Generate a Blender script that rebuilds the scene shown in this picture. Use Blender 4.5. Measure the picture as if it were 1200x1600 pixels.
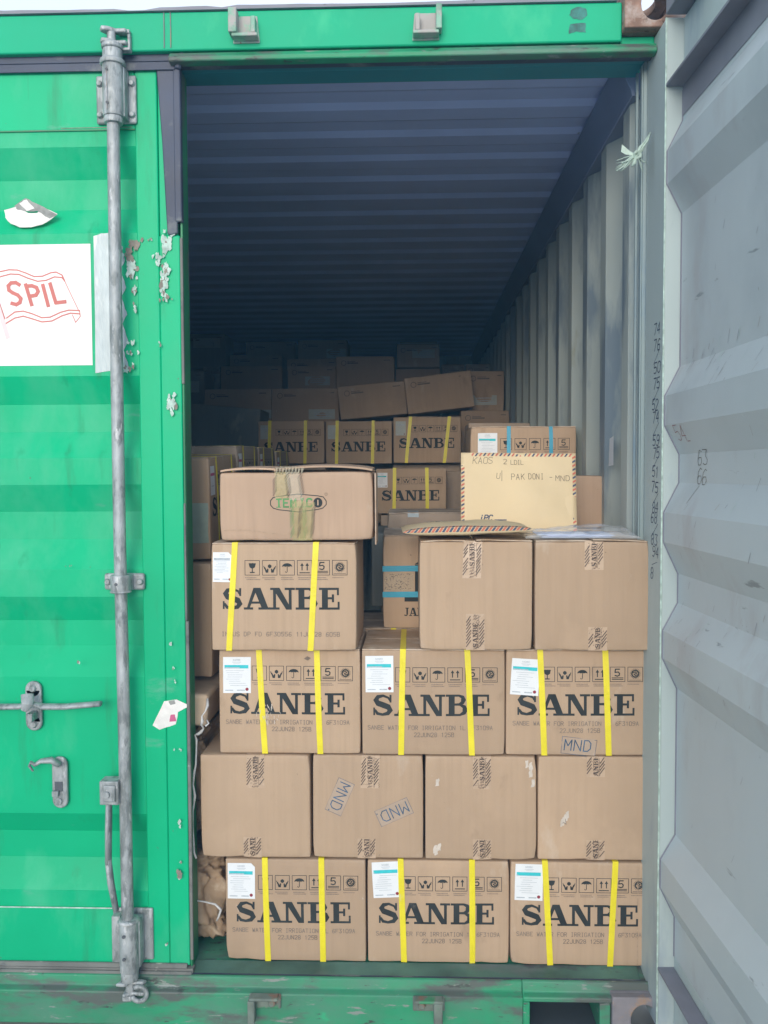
import bpy, math, random
from mathutils import Vector, Matrix, noise

S = bpy.context.scene
for o in list(bpy.data.objects):
    bpy.data.objects.remove(o)
C = S.collection

# ------------------------------------------------------------------ camera
def cam_axes(yaw, pitch, roll):
    cy, sy, cp, sp = math.cos(yaw), math.sin(yaw), math.cos(pitch), math.sin(pitch)
    fw = Vector((sy*cp, cy*cp, -sp)); r = Vector((cy, -sy, 0)); u = r.cross(fw)
    cr, sr = math.cos(roll), math.sin(roll)
    return cr*r + sr*u, -sr*r + cr*u, fw
cd = bpy.data.cameras.new('camera'); cam = bpy.data.objects.new('camera', cd); C.objects.link(cam)
r_, u_, f_ = cam_axes(-.0338, .0438, -.0043)
m = Matrix((r_, u_, -f_)).transposed().to_4x4(); m.translation = (.5739, -2.1792, 1.2719)
cam.matrix_world = m
cd.sensor_fit = 'VERTICAL'; cd.sensor_height = 24; cd.lens = 1358.08/1600*24
cd.clip_start = .05; cd.clip_end = 3000
S.camera = cam

# ------------------------------------------------------------------ light
SUN_EL, SUN_AZ = math.radians(10), math.radians(187)      # azimuth from +Y, clockwise: behind and left of the camera
w = bpy.data.worlds.new('World'); S.world = w; w.use_nodes = True
nt = w.node_tree; nt.nodes.clear()
sky = nt.nodes.new('ShaderNodeTexSky'); sky.sky_type = 'NISHITA'; sky.sun_disc = False
sky.sun_elevation = SUN_EL; sky.sun_rotation = SUN_AZ
sky.air_density = 1.0; sky.dust_density = 4.0; sky.ozone_density = 1.5
bg = nt.nodes.new('ShaderNodeBackground'); bg.inputs['Strength'].default_value = .095
ow = nt.nodes.new('ShaderNodeOutputWorld')
mx = nt.nodes.new('ShaderNodeMix'); mx.data_type = 'RGBA'      # even white cloud cover over the sky
cl = nt.nodes.new('ShaderNodeTexNoise'); cl.inputs['Scale'].default_value = 1.6; cl.inputs['Detail'].default_value = 5
cr_ = nt.nodes.new('ShaderNodeMapRange'); cr_.inputs['From Min'].default_value = .3; cr_.inputs['From Max'].default_value = .7
cr_.inputs['To Min'].default_value = .72; cr_.inputs['To Max'].default_value = .92
tcw = nt.nodes.new('ShaderNodeTexCoord'); nt.links.new(tcw.outputs['Generated'], cl.inputs['Vector']); nt.links.new(cl.outputs['Fac'], cr_.inputs['Value'])
nt.links.new(cr_.outputs[0], mx.inputs[0]); nt.links.new(sky.outputs[0], mx.inputs[6]); mx.inputs[7].default_value = (5.2, 5.9, 6.8, 1)
nt.links.new(mx.outputs[2], bg.inputs[0]); nt.links.new(bg.outputs[0], ow.inputs[0])
sd = bpy.data.lights.new('sun', 'SUN'); sun = bpy.data.objects.new('sun', sd); C.objects.link(sun)
sd.energy = 1.5; sd.angle = math.radians(34); sd.color = (1, .93, .84)
sv = Vector((math.sin(SUN_AZ)*math.cos(SUN_EL), math.cos(SUN_AZ)*math.cos(SUN_EL), math.sin(SUN_EL)))
sun.rotation_euler = sv.to_track_quat('Z', 'Y').to_euler()
S.view_settings.view_transform = 'Standard'; S.view_settings.look = 'None'
S.view_settings.exposure = 1.13; S.view_settings.gamma = 1; S.view_settings.use_curve_mapping = False
S.render.engine = 'CYCLES'
S.cycles.max_bounces = 14; S.cycles.diffuse_bounces = 12; S.cycles.glossy_bounces = 4
S.cycles.transmission_bounces = 8; S.cycles.transparent_max_bounces = 12
S.cycles.use_denoising = True

# ------------------------------------------------------------------ materials
def mat(name, col, rough=.6, metal=0, var=.12, scale=6, bump=0, bscale=60, spots=None, streak=None, patch=None, obrand=0, spec=.5, alpha=1, stretch=(1, 1, 1), edge=None):
    """Principled with noise-varied colour; spots/patch = (colour, scale, threshold, softness, stretch)."""
    m = bpy.data.materials.new(name); m.use_nodes = True
    n = m.node_tree; N = n.nodes; L = n.links; b = N['Principled BSDF']
    tc = N.new('ShaderNodeTexCoord'); src = tc.outputs['Object']
    oi = N.new('ShaderNodeObjectInfo')
    off = N.new('ShaderNodeVectorMath'); off.operation = 'MULTIPLY_ADD'
    cmb = N.new('ShaderNodeCombineXYZ')
    for i in range(3): L.new(oi.outputs['Random'], cmb.inputs[i])
    L.new(cmb.outputs[0], off.inputs[0]); off.inputs[1].default_value = (37, 53, 71); L.new(src, off.inputs[2])
    P = off.outputs[0]
    def nz(sc, det=4, st=(1, 1, 1), ro=.55):
        mp = N.new('ShaderNodeMapping'); mp.inputs['Scale'].default_value = st; L.new(P, mp.inputs[0])
        t = N.new('ShaderNodeTexNoise'); t.inputs['Scale'].default_value = sc; t.inputs['Detail'].default_value = det
        t.inputs['Roughness'].default_value = ro
        L.new(mp.outputs[0], t.inputs['Vector']); return t.outputs['Fac']
    def ramp(f, a, bb):
        r = N.new('ShaderNodeMapRange'); r.inputs['From Min'].default_value = a; r.inputs['From Max'].default_value = bb
        r.clamp = True; L.new(f, r.inputs['Value']); return r.outputs[0]
    def mix(f, a, c2):
        x = N.new('ShaderNodeMix'); x.data_type = 'RGBA'
        if isinstance(f, float): x.inputs[0].default_value = f
        else: L.new(f, x.inputs[0])
        if isinstance(a, tuple): x.inputs[6].default_value = (*a, 1)
        else: L.new(a, x.inputs[6])
        if isinstance(c2, tuple): x.inputs[7].default_value = (*c2, 1)
        else: L.new(c2, x.inputs[7])
        return x.outputs[2]
    lo = tuple(c*(1-var) for c in col); hi = tuple(min(1, c*(1+var)) for c in col)
    cur = mix(ramp(nz(scale, 5, stretch), .3, .7), lo, hi)
    rf = None
    for sp in (spots or []):
        c2, sc, th, so, st = sp
        k = ramp(nz(sc, 6, st, .62), th, th+so); cur = mix(k, cur, c2)
    if edge:
        ge = N.new('ShaderNodeNewGeometry'); mm = N.new('ShaderNodeMath'); mm.operation = 'MULTIPLY'
        L.new(ramp(ge.outputs['Pointiness'], .52, .60), mm.inputs[0]); L.new(ramp(nz(25, 4), .38, .62), mm.inputs[1]); cur = mix(mm.outputs[0], cur, edge)
    if obrand:
        hs = N.new('ShaderNodeHueSaturation')
        mr = N.new('ShaderNodeMapRange'); L.new(oi.outputs['Random'], mr.inputs['Value'])
        mr.inputs['To Min'].default_value = 1-obrand; mr.inputs['To Max'].default_value = 1+obrand
        L.new(mr.outputs[0], hs.inputs['Value']); L.new(cur, hs.inputs['Color']); cur = hs.outputs[0]
    L.new(cur, b.inputs['Base Color'])
    rr = N.new('ShaderNodeMapRange'); L.new(nz(scale*2, 4), rr.inputs['Value'])
    rr.inputs['To Min'].default_value = max(0, rough-.12); rr.inputs['To Max'].default_value = min(1, rough+.12)
    L.new(rr.outputs[0], b.inputs['Roughness'])
    b.inputs['Metallic'].default_value = metal; b.inputs['Specular IOR Level'].default_value = spec
    if alpha < 1: b.inputs['Alpha'].default_value = alpha
    if bump:
        bp = N.new('ShaderNodeBump'); bp.inputs['Strength'].default_value = bump; bp.inputs['Distance'].default_value = .002
        L.new(nz(bscale, 5, stretch), bp.inputs['Height']); L.new(bp.outputs[0], b.inputs['Normal'])
    return m
RUST = (.16, .07, .035); DIRT = (.09, .085, .08)
M = {}
def kraft(name, col, smudge=.66):
    return mat(name, col, .75, var=.045, scale=5, bump=.25, bscale=90, obrand=.07, spec=.25, stretch=(1, 1, .35),
        spots=[(tuple(c*.86 for c in col), 1.7, .47, .25, (1, 1, 1)), (tuple(c*.90 for c in col), 70, .45, .3, (1, 1, .035)), (tuple(min(1, c*1.12) for c in col), 3.1, .55, .2, (1, 1, .7)), ((.60, .53, .45), 6, .62, .2, (1, 1, .45)), (tuple(c*.62 for c in col), 8, .63, .18, (1, 1, .6)), ((.62, .56, .50), 42, .72, .05, (1, 1, .3)), ((.12, .10, .09), 55, .73, .04, (1, 1, 1))], edge=(.60, .50, .40))
M['kraft'] = kraft('kraft_cardboard', (.455, .328, .225))
M['kraft_pink'] = kraft('warm_kraft_cardboard', (.49, .345, .245))
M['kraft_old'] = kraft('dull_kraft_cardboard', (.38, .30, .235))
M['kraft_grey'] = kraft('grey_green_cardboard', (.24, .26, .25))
M['kraft_edge'] = mat('cardboard_edge', (.42, .31, .22), .9, var=.25, scale=120, spec=.2)
M['ink'] = mat('dark_printing_ink', (.028, .033, .034), .7, var=.35, scale=18, spec=.3, spots=[((.13, .12, .11), 25, .64, .1, (1, 1, 1))])
M['ink_lite'] = mat('faded_inkjet_ink', (.20, .165, .14), .8, var=.2, scale=60, spec=.2)
M['ink_blue'] = mat('blue_stamp_ink', (.06, .11, .18), .8, var=.5, scale=60, spec=.2)
M['ink_pale'] = mat('stamp_background', (.42, .325, .25), .8, var=.08, scale=40, spec=.2)
M['ink_brown'] = mat('brown_tape_ink', (.075, .05, .04), .6, var=.3, scale=40)
M['ink_green'] = mat('green_logo_ink', (.08, .26, .09), .7, var=.25, scale=30)
M['scuff'] = mat('pale_scuff', (.58, .52, .46), .9, var=.15, scale=50, spec=.2)
M['yellow'] = mat('yellow_strap_plastic', (.76, .66, .02), .38, var=.08, scale=20, bump=.5, bscale=300, spots=[((.62, .6, .35), 30, .66, .08, (1, 1, .3))])
M['blue_strap'] = mat('blue_strap_plastic', (.02, .31, .47), .38, var=.1, scale=20, bump=.5, bscale=300)
M['tape'] = mat('brown_packing_tape', (.49, .36, .255), .28, var=.06, scale=15, bump=.3, bscale=70)
M['tape_clear'] = mat('pale_crinkled_tape', (.60, .55, .42), .25, alpha=.34, var=.12, scale=25, bump=.9, bscale=70)
M['tape_yellow'] = mat('yellowish_crinkled_tape', (.50, .45, .20), .25, alpha=.40, var=.15, scale=35, bump=.9, bscale=70)
M['foil'] = mat('pale_green_plastic_patch', (.34, .42, .36), .4, var=.15, scale=20, bump=.3)
M['paper'] = mat('white_label_paper', (.74, .77, .80), .6, var=.03, scale=20)
M['paper_old'] = mat('dull_label_paper', (.42, .45, .42), .6, var=.08, scale=20)
M['cyan'] = mat('cyan_print', (.03, .50, .56), .6, var=.1, scale=80)
M['magenta'] = mat('magenta_print', (.50, .10, .22), .6, var=.1, scale=80)
M['grey_print'] = mat('grey_print', (.40, .45, .50), .6, var=.2, scale=200)
M['red_dot'] = mat('dark_red_print', (.25, .02, .04), .6, var=.1)
M['green'] = mat('green_container_paint', (.0005, .42, .195), .45, spec=.22, var=.10, scale=2.2, bump=.25, bscale=25,
    spots=[((.05, .45, .24), 3.5, .52, .16, (1, 1, .45)), ((.015, .30, .14), 14, .58, .14, (1, 1, .12)), ((.10, .40, .26), 7, .64, .08, (.5, 1, 1.2)), (RUST, 26, .725, .03, (1, 1, 1)), ((.12, .12, .10), 48, .725, .02, (1, 1, 1))])
M['green_hdr'] = mat('green_header_paint', (.006, .38, .20), .55, spec=.25, var=.08, scale=2.5, bump=.25, bscale=25,
    spots=[((.05, .48, .25), 3.5, .58, .14, (1, 1, .6)), (RUST, 16, .725, .03, (1, 1, .6)), ((.10, .12, .10), 40, .765, .02, (1, 1, 1))])
M['green_dirty'] = mat('dirty_green_sill_paint', (.018, .26, .125), .55, var=.25, scale=4, bump=.4, bscale=30,
    spots=[((.09, .20, .15), 4, .45, .20, (.6, 1, 1)), ((.09, .11, .10), 8, .53, .10, (.5, 1, 1.5)), ((.22, .26, .24), 30, .62, .05, (.4, 1, 2)), ((.05, .06, .055), 30, .62, .05, (.5, 1, 1.6)), (RUST, 13, .69, .04, (1, 1, 1)), ((.03, .35, .17), 8, .68, .05, (1, 1, 1))])
M['green_ledge'] = mat('scuffed_green_ledge', (.06, .13, .10), .6, var=.4, scale=9, bump=.5, bscale=40,
    spots=[((.11, .13, .13), 6, .47, .12, (.4, 1, 1)), ((.05, .05, .055), 11, .57, .06, (.4, 1, 1)), ((.03, .24, .12), 7, .62, .08, (.5, 1, 1))])
M['green_dark'] = mat('dark_green_edge_paint', (.02, .20, .085), .5, var=.25, scale=5, spots=[((.10, .12, .09), 9, .55, .1, (1, 1, .3)), ((.10, .18, .06), 5, .6, .1, (1, 1, .3))])
M['blue_lit_under'] = mat('green_paint_in_blue_light', (.02, .22, .26), .5, var=.12, scale=4)  # green paint tinted teal for the blue light under the header
M['rust'] = mat('rusty_casting_steel', (.26, .16, .12), .85, var=.3, scale=30, bump=.8, bscale=80, spots=[((.36, .30, .27), 22, .5, .15, (1, 1, 1)), ((.10, .05, .03), 40, .6, .08, (1, 1, 1))])
M['casting_low'] = mat('weathered_casting_paint', (.20, .19, .21), .7, var=.2, scale=20, bump=.5, spots=[((.33, .22, .15), 14, .53, .1, (1, 1, 1))])
M['keeper_low'] = mat('dirty_keeper_steel', (.15, .19, .165), .75, var=.3, scale=20, bump=.5, spots=[((.22, .13, .09), 18, .58, .08, (1, 1, 1)), ((.05, .24, .12), 12, .60, .06, (1, 1, 1))])
M['post_in'] = mat('dull_post_paint', (.25, .32, .33), .6, var=.15, scale=3, stretch=(1, 1, .3), spots=[((.18, .26, .32), 4, .5, .1, (1, 1, .3))])
M['keeper_top'] = mat('faded_keeper_paint', (.22, .40, .31), .7, var=.3, scale=25, bump=.4, spots=[((.36, .35, .34), 16, .5, .08, (1, 1, 1)), ((.24, .13, .10), 24, .62, .05, (1, 1, 1))])
M['galv'] = mat('galvanised_steel', (.34, .37, .385), .55, .25, var=.25, scale=30, bump=.8, bscale=140, stretch=(1, 1, .5),
    spots=[((.20, .225, .23), 45, .50, .1, (1, 1, .4)), ((.50, .52, .54), 60, .60, .06, (1, 1, .3)), ((.20, .13, .09), 38, .69, .03, (1, 1, 1)), ((.09, .10, .10), 80, .70, .03, (1, 1, .5))])
M['rubber'] = mat('dark_blue_grey_rubber_gasket', (.05, .062, .10), .6, var=.25, scale=8, bump=.3, spots=[((.15, .17, .18), 9, .54, .12, (1, 1, 1)), ((.32, .32, .30), 30, .70, .04, (1, 1, 1))])
M['rubber_dusty'] = mat('dusty_rubber_gasket', (.17, .175, .165), .8, var=.25, scale=8, bump=.3, spots=[((.08, .085, .09), 9, .54, .12, (1, 1, 1)), ((.42, .41, .36), 22, .66, .05, (.4, 1, 1))])
M['patch'] = mat('dark_teal_patch', (.02, .15, .13), .6, var=.5, scale=60)
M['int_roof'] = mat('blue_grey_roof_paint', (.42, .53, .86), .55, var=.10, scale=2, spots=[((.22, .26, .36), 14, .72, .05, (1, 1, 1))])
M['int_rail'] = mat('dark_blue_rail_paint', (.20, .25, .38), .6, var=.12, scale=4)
M['int_wall'] = mat('grey_green_wall_paint', (.44, .50, .48), .5, var=.10, scale=2.4, bump=.2, bscale=30, stretch=(1, 1, .4),
    spots=[((.22, .28, .33), 3.2, .54, .08, (1, 1, .3)), ((.40, .43, .36), 7, .66, .06, (1, 1, .35)), ((.50, .52, .50), 36, .735, .02, (1, 1, .4)), (RUST, 30, .76, .03, (1, 1, 1))])
M['door_in'] = mat('grey_blue_door_paint', (.45, .505, .53), .52, var=.05, scale=3, bump=.25, bscale=30, stretch=(1, 1, .5),
    spots=[((.37, .42, .45), 2.3, .5, .2, (1, 1, .7)), ((.31, .46, .54), 2.0, .61, .05, (1, 1, .5)), ((.40, .42, .44), 4.2, .56, .12, (1.2, 1, .5)),
           ((.16, .16, .16), 60, .712, .02, (1, 1, .45)), ((.26, .15, .10), 26, .725, .03, (1, 1, .7)), ((.52, .56, .58), 45, .725, .02, (1, 1, .3)), ((.24, .27, .29), 14, .66, .03, (.25, 1, 1.5))])
M['door_stile'] = mat('grey_green_stile_paint', (.41, .49, .49), .5, var=.08, scale=3, bump=.2, stretch=(1, 1, .3),
    spots=[((.28, .35, .41), 3.5, .55, .1, (1, 1, .3)), ((.22, .215, .215), 5, .64, .06, (1, 1, .35)), ((.14, .09, .07), 50, .75, .02, (1, 1, 1)), ((.50, .55, .54), 40, .71, .03, (1, 1, .4))])
M['fin'] = mat('purplish_grey_flange_paint', (.20, .205, .25), .6, var=.15, scale=10, spots=[((.11, .11, .12), 30, .68, .04, (1, 1, 1))])
M['wood'] = mat('plywood_floor', (.20, .13, .08), .7, var=.25, scale=6, stretch=(6, .6, 1))
M['sign'] = mat('white_sign_sheet', (.80, .80, .80), .5, var=.015, scale=4, spots=[((.66, .64, .61), 5, .58, .15, (1, 1, .5)), ((.50, .45, .42), 50, .72, .02, (1, 1, 1))])
M['sign_red'] = mat('faded_red_print', (.56, .16, .14), .6, var=.06, scale=30)
M['sign_pink'] = mat('pale_pink_print', (.74, .62, .64), .6, var=.05, scale=30)
M['foil_tape'] = mat('silver_foil_tape', (.36, .43, .46), .4, .1, var=.14, scale=14, bump=.5, bscale=90, stretch=(1, 1, .3), spots=[((.55, .62, .66), 24, .58, .1, (1, 1, .2))])
M['torn'] = mat('torn_white_sticker', (.72, .71, .69), .6, var=.12, scale=40)
M['torn_grey'] = mat('sticker_backing', (.27, .28, .27), .7, var=.3, scale=60)
M['peel'] = mat('flaked_paint_primer', (.42, .55, .50), .8, var=.3, scale=60)
M['scrape'] = mat('bare_scrape', (.22, .20, .17), .8, var=.3, scale=60)
M['scuff_grey'] = mat('rub_mark', (.33, .30, .29), .8, var=.2, scale=30)
M['pen'] = mat('navy_marker_ink', (.03, .045, .10), .6, var=.2)
M['pen_red'] = mat('red_marker_ink', (.25, .10, .11), .6, var=.2)
M['pen_grey'] = mat('grey_pen_ink', (.10, .085, .07), .6, var=.2)
M['env'] = mat('buff_envelope_paper', (.66, .53, .33), .65, var=.05, scale=8, bump=.5, bscale=14, obrand=.03)
M['env_red'] = mat('airmail_red', (.52, .14, .09), .65)
M['env_blue'] = mat('airmail_navy', (.05, .07, .13), .65)
M['sack'] = mat('brown_paper_sack', (.34, .24, .155), .7, var=.2, scale=9, bump=.6, bscale=25, spots=[((.48, .38, .28), 10, .56, .1, (1, 1, 1))])
M['parcel_paper'] = mat('pale_brown_wrapping_paper', (.47, .36, .26), .75, var=.15, scale=14, bump=.8, bscale=30)
M['string'] = mat('white_plastic_string', (.50, .50, .50), .45, var=.2, scale=60)
M['raffia'] = mat('pale_green_raffia', (.40, .52, .46), .5, var=.2, scale=60)
M['docs'] = mat('pale_blue_document', (.40, .53, .80), .5, var=.05)
M['concrete'] = mat('concrete_yard', (.42, .41, .39), .9, var=.2, scale=.8, bump=.3, bscale=20, spots=[((.2, .19, .18), 1.3, .6, .1, (1, 1, 1))])
M['dark_panel'] = mat('dark_grey_board', (.075, .085, .10), .6, var=.15, scale=10)
# clear plastic: real transmission look kept cheap with a principled + alpha
pl = bpy.data.materials.new('clear_plastic_film'); pl.use_nodes = True
b = pl.node_tree.nodes['Principled BSDF']; b.inputs['Base Color'].default_value = (.85, .88, .92, 1)
b.inputs['Roughness'].default_value = .15; b.inputs['Alpha'].default_value = .30
M['film'] = pl

# ------------------------------------------------------------------ mesh helpers
class MB:
    def __init__(s): s.v = []; s.f = []; s.m = []; s.k = 0
    def add(s, vs, fs, mi=0):
        n = len(s.v); s.v += [tuple(p) for p in vs]; s.f += [tuple(i+n for i in f) for f in fs]; s.m += [mi]*len(fs)
    def box(s, x0, x1, y0, y1, z0, z1, mi=0):
        v = [(x, y, z) for x in (x0, x1) for y in (y0, y1) for z in (z0, z1)]
        s.add(v, [(0, 1, 3, 2), (4, 6, 7, 5), (0, 4, 5, 1), (2, 3, 7, 6), (0, 2, 6, 4), (1, 5, 7, 3)], mi)
    def extr(s, poly, axis, a, b, mi=0):
        """poly in the two other axes, extruded along axis from a to b."""
        def P(q, t): return {'x': (t, q[0], q[1]), 'y': (q[0], t, q[1]), 'z': (q[0], q[1], t)}[axis]
        n = len(poly); v = [P(q, a) for q in poly]+[P(q, b) for q in poly]
        s.add(v, [tuple(range(n)), tuple(range(2*n-1, n-1, -1))]+[(i, i+n, (i+1) % n+n, (i+1) % n) for i in range(n)], mi)
    def sheet(s, prof, axis, a, b, th, mi=0, nseg=1):
        """thin folded sheet: profile (p,q) polyline swept along axis with thickness th towards -q of offset."""
        top = prof; bot = [(p, q+th) for p, q in prof]
        s.extr(top+bot[::-1], axis, a, b, mi)
    def strip(s, A, B, mi=0):
        n = len(A); s.add(list(A)+list(B), [(i, i+1, n+i+1, n+i) for i in range(n-1)], mi)
    def tube(s, pts, r, n=8, mi=0, caps=True, flat=None):
        pts = [Vector(p) for p in pts]; rs = r if isinstance(r, (list, tuple)) else [r]*len(pts)
        V = []; prev = None
        for i, p in enumerate(pts):
            t = (pts[min(i+1, len(pts)-1)]-pts[max(i-1, 0)]).normalized()
            if prev is None:
                a = Vector((0, 0, 1)) if abs(t.z) < .9 else Vector((1, 0, 0)); x = t.cross(a).normalized()
            else: x = (prev-t*prev.dot(t)).normalized()
            prev = x; y = t.cross(x)
            for k in range(n):
                c, q = math.cos(2*math.pi*k/n), math.sin(2*math.pi*k/n)
                V.append(p+x*c*rs[i]+y*q*rs[i]*(flat or 1))
        F = [(i*n+k, i*n+(k+1) % n, (i+1)*n+(k+1) % n, (i+1)*n+k) for i in range(len(pts)-1) for k in range(n)]
        if caps: F += [tuple(range(n))[::-1], tuple((len(pts)-1)*n+k for k in range(n))]
        s.add(V, F, mi)
    def build(s, name, mats, parent=None, bevel=0, smooth=False, loc=None, segs=2):
        me = bpy.data.meshes.new(name); me.from_pydata(s.v, [], s.f)
        for mm in (mats if isinstance(mats, (list, tuple)) else [mats]): me.materials.append(M[mm])
        for p, i in zip(me.polygons, s.m): p.material_index = i
        me.update()
        o = bpy.data.objects.new(name, me); C.objects.link(o)
        if parent: o.parent = parent
        if loc: o.location = loc
        if bevel:
            bv = o.modifiers.new('bevel', 'BEVEL'); bv.width = bevel; bv.segments = segs; bv.limit_method = 'ANGLE'; bv.angle_limit = math.radians(35)
        if smooth:
            for p in me.polygons: p.use_smooth = True
        elif bevel:
            for p in me.polygons: p.use_smooth = True
            try: me.set_sharp_from_angle(angle=math.radians(35))
            except Exception: pass
        return o
def thing(name, label, cat, loc=(0, 0, 0), rot=(0, 0, 0), group=None):
    o = bpy.data.objects.new(name, None); C.objects.link(o); o.empty_display_size = .1
    o.location = loc; o.rotation_euler = rot; o['label'] = label; o['category'] = cat
    if group: o['group'] = group
    return o
def tag(o, label=None, cat=None, group=None, kind=None):
    for k, v in (('label', label), ('category', cat), ('group', group), ('kind', kind)):
        if v: o[k] = v
    return o

# ------------------------------------------------------------------ 2-D print helpers: polygons (u,v) mapped on a surface
class Print:
    """flat print: polygons in u,v metres; each is laid a hair above the last so none share a plane."""
    def __init__(s): s.p = []
    def poly(s, pts, mi=0): s.p.append((list(pts), mi))
    def rect(s, u0, v0, u1, v1, mi=0): s.poly([(u0, v0), (u1, v0), (u1, v1), (u0, v1)], mi)
    def grid(s, u0, v0, u1, v1, mi=0, n=6, m=3):
        for i in range(n):
            for j in range(m): s.rect(u0+(u1-u0)*i/n, v0+(v1-v0)*j/m, u0+(u1-u0)*(i+1)/n, v0+(v1-v0)*(j+1)/m, mi)
    def seg(s, a, b, w, mi=0):
        dx, dy = b[0]-a[0], b[1]-a[1]; L = math.hypot(dx, dy) or 1e-6; nx, ny = -dy/L*w/2, dx/L*w/2; ex, ey = dx/L*w*.3, dy/L*w*.3
        s.poly([(a[0]-ex+nx, a[1]-ey+ny), (a[0]-ex-nx, a[1]-ey-ny), (b[0]+ex-nx, b[1]+ey-ny), (b[0]+ex+nx, b[1]+ey+ny)], mi)
    def line(s, pts, w, mi=0):
        for a, b in zip(pts, pts[1:]): s.seg(a, b, w, mi)
    def vstroke(s, pts, ws, mi=0):
        n = len(pts); Lf = []; Rt = []
        for i in range(n):
            a = pts[max(i-1, 0)]; b = pts[min(i+1, n-1)]; dx, dy = b[0]-a[0], b[1]-a[1]; L = math.hypot(dx, dy) or 1e-6
            nx, ny = -dy/L*ws[i]/2, dx/L*ws[i]/2
            Lf.append((pts[i][0]+nx, pts[i][1]+ny)); Rt.append((pts[i][0]-nx, pts[i][1]-ny))
        for i in range(n-1): s.poly([Lf[i], Rt[i], Rt[i+1], Lf[i+1]], mi)
    def disc(s, c, r, mi=0, n=14, rv=None): s.poly([(c[0]+r*math.cos(2*math.pi*k/n), c[1]+(rv or r)*math.sin(2*math.pi*k/n)) for k in range(n)], mi)
    def ring(s, c, r, w, mi=0, n=16, rv=None):
        q = [(c[0]+r*math.cos(2*math.pi*k/n), c[1]+(rv or r)*math.sin(2*math.pi*k/n)) for k in range(n+1)]; s.vstroke(q, [w]*(n+1), mi)
    def xf(s, fn):
        q = Print(); q.p = [([fn(*a) for a in pts], mi) for pts, mi in s.p]; return q
    def merge(s, o): s.p += o.p
    def mesh(s, mp, mb=None, base=.0005, step=.0000015):
        mb = mb or MB()
        for k, (pts, mi) in enumerate(s.p):
            v = [mp(a, b_, base+step*k) for a, b_ in pts]; mb.add(v, [tuple(range(len(v)))], mi)
        return mb

FONT = {
'A': [[(0, 0), (2, 6), (4, 0)], [(.8, 2.2), (3.2, 2.2)]], 'B': [[(0, 0), (0, 6), (3, 6), (3.8, 5), (3, 3.2), (0, 3.2)], [(3, 3.2), (4, 1.6), (3.2, 0), (0, 0)]],
'C': [[(4, 5), (3, 6), (1, 6), (0, 5), (0, 1), (1, 0), (3, 0), (4, 1)]], 'D': [[(0, 0), (0, 6), (2.5, 6), (4, 4.5), (4, 1.5), (2.5, 0), (0, 0)]],
'E': [[(4, 6), (0, 6), (0, 0), (4, 0)], [(0, 3.1), (3, 3.1)]], 'F': [[(4, 6), (0, 6), (0, 0)], [(0, 3.1), (3, 3.1)]],
'G': [[(4, 5), (3, 6), (1, 6), (0, 5), (0, 1), (1, 0), (3, 0), (4, 1), (4, 2.8), (2.4, 2.8)]], 'I': [[(2, 0), (2, 6)], [(1, 6), (3, 6)], [(1, 0), (3, 0)]],
'J': [[(4, 6), (4, 1), (3, 0), (1, 0), (0, 1)]], 'K': [[(0, 0), (0, 6)], [(4, 6), (0, 2.6)], [(1.2, 3.6), (4, 0)]], 'L': [[(0, 6), (0, 0), (4, 0)]],
'M': [[(0, 0), (0, 6), (2, 2.6), (4, 6), (4, 0)]], 'N': [[(0, 0), (0, 6), (4, 0), (4, 6)]], 'O': [[(1, 0), (0, 1), (0, 5), (1, 6), (3, 6), (4, 5), (4, 1), (3, 0), (1, 0)]],
'P': [[(0, 0), (0, 6), (3, 6), (4, 5), (4, 4), (3, 3), (0, 3)]], 'R': [[(0, 0), (0, 6), (3, 6), (4, 5), (4, 4), (3, 3), (0, 3)], [(1.8, 3), (4, 0)]],
'S': [[(4, 5.2), (3, 6), (1, 6), (0, 5), (.2, 3.8), (3.8, 2.4), (4, 1), (3, 0), (1, 0), (0, .8)]], 'T': [[(2, 0), (2, 6)], [(0, 6), (4, 6)]],
'U': [[(0, 6), (0, 1), (1, 0), (3, 0), (4, 1), (4, 6)]], 'W': [[(0, 6), (1, 0), (2, 4), (3, 0), (4, 6)]],
'0': [[(1, 0), (0, 1), (0, 5), (1, 6), (3, 6), (4, 5), (4, 1), (3, 0), (1, 0)]], '1': [[(1, 4.8), (2.2, 6), (2.2, 0)]],
'2': [[(0, 5), (1, 6), (3, 6), (4, 5), (4, 4), (0, 0), (4, 0)]], '3': [[(0, 6), (4, 6), (2, 3.6), (4, 2), (3.6, .4), (2, 0), (0, .6)]],
'4': [[(3, 0), (3, 6), (0, 2), (4, 2)]], '5': [[(4, 6), (.4, 6), (0, 3.2), (2.8, 3.6), (4, 2.4), (3.6, .6), (2, 0), (0, .6)]],
'6': [[(4, 5.4), (2.4, 6), (.6, 4.6), (0, 1.6), (1, 0), (3, 0), (4, 1.4), (3.2, 3), (1, 3), (0, 1.8)]], '7': [[(0, 6), (4, 6), (1.4, 0)]],
'8': [[(1, 3.1), (0, 4.4), (1, 6), (3, 6), (4, 4.4), (3, 3.1), (1, 3.1), (0, 1.6), (1, 0), (3, 0), (4, 1.6), (3, 3.1)]], '9': [[(0, .6), (2, 0), (4, 2.4), (4, 5), (3, 6), (1, 6), (0, 4.6), (1, 3), (3, 3), (4, 4)]],
'-': [[(.6, 3), (3.4, 3)]], '/': [[(.4, -.5), (3.6, 6.5)]], '.': [[(1.6, 0), (2.2, .1)]], 'i': [[(2, 0), (2, 4)], [(2, 5.4), (2, 6)]], '|': [[(2, -1), (2, 7)]],
}
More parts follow.
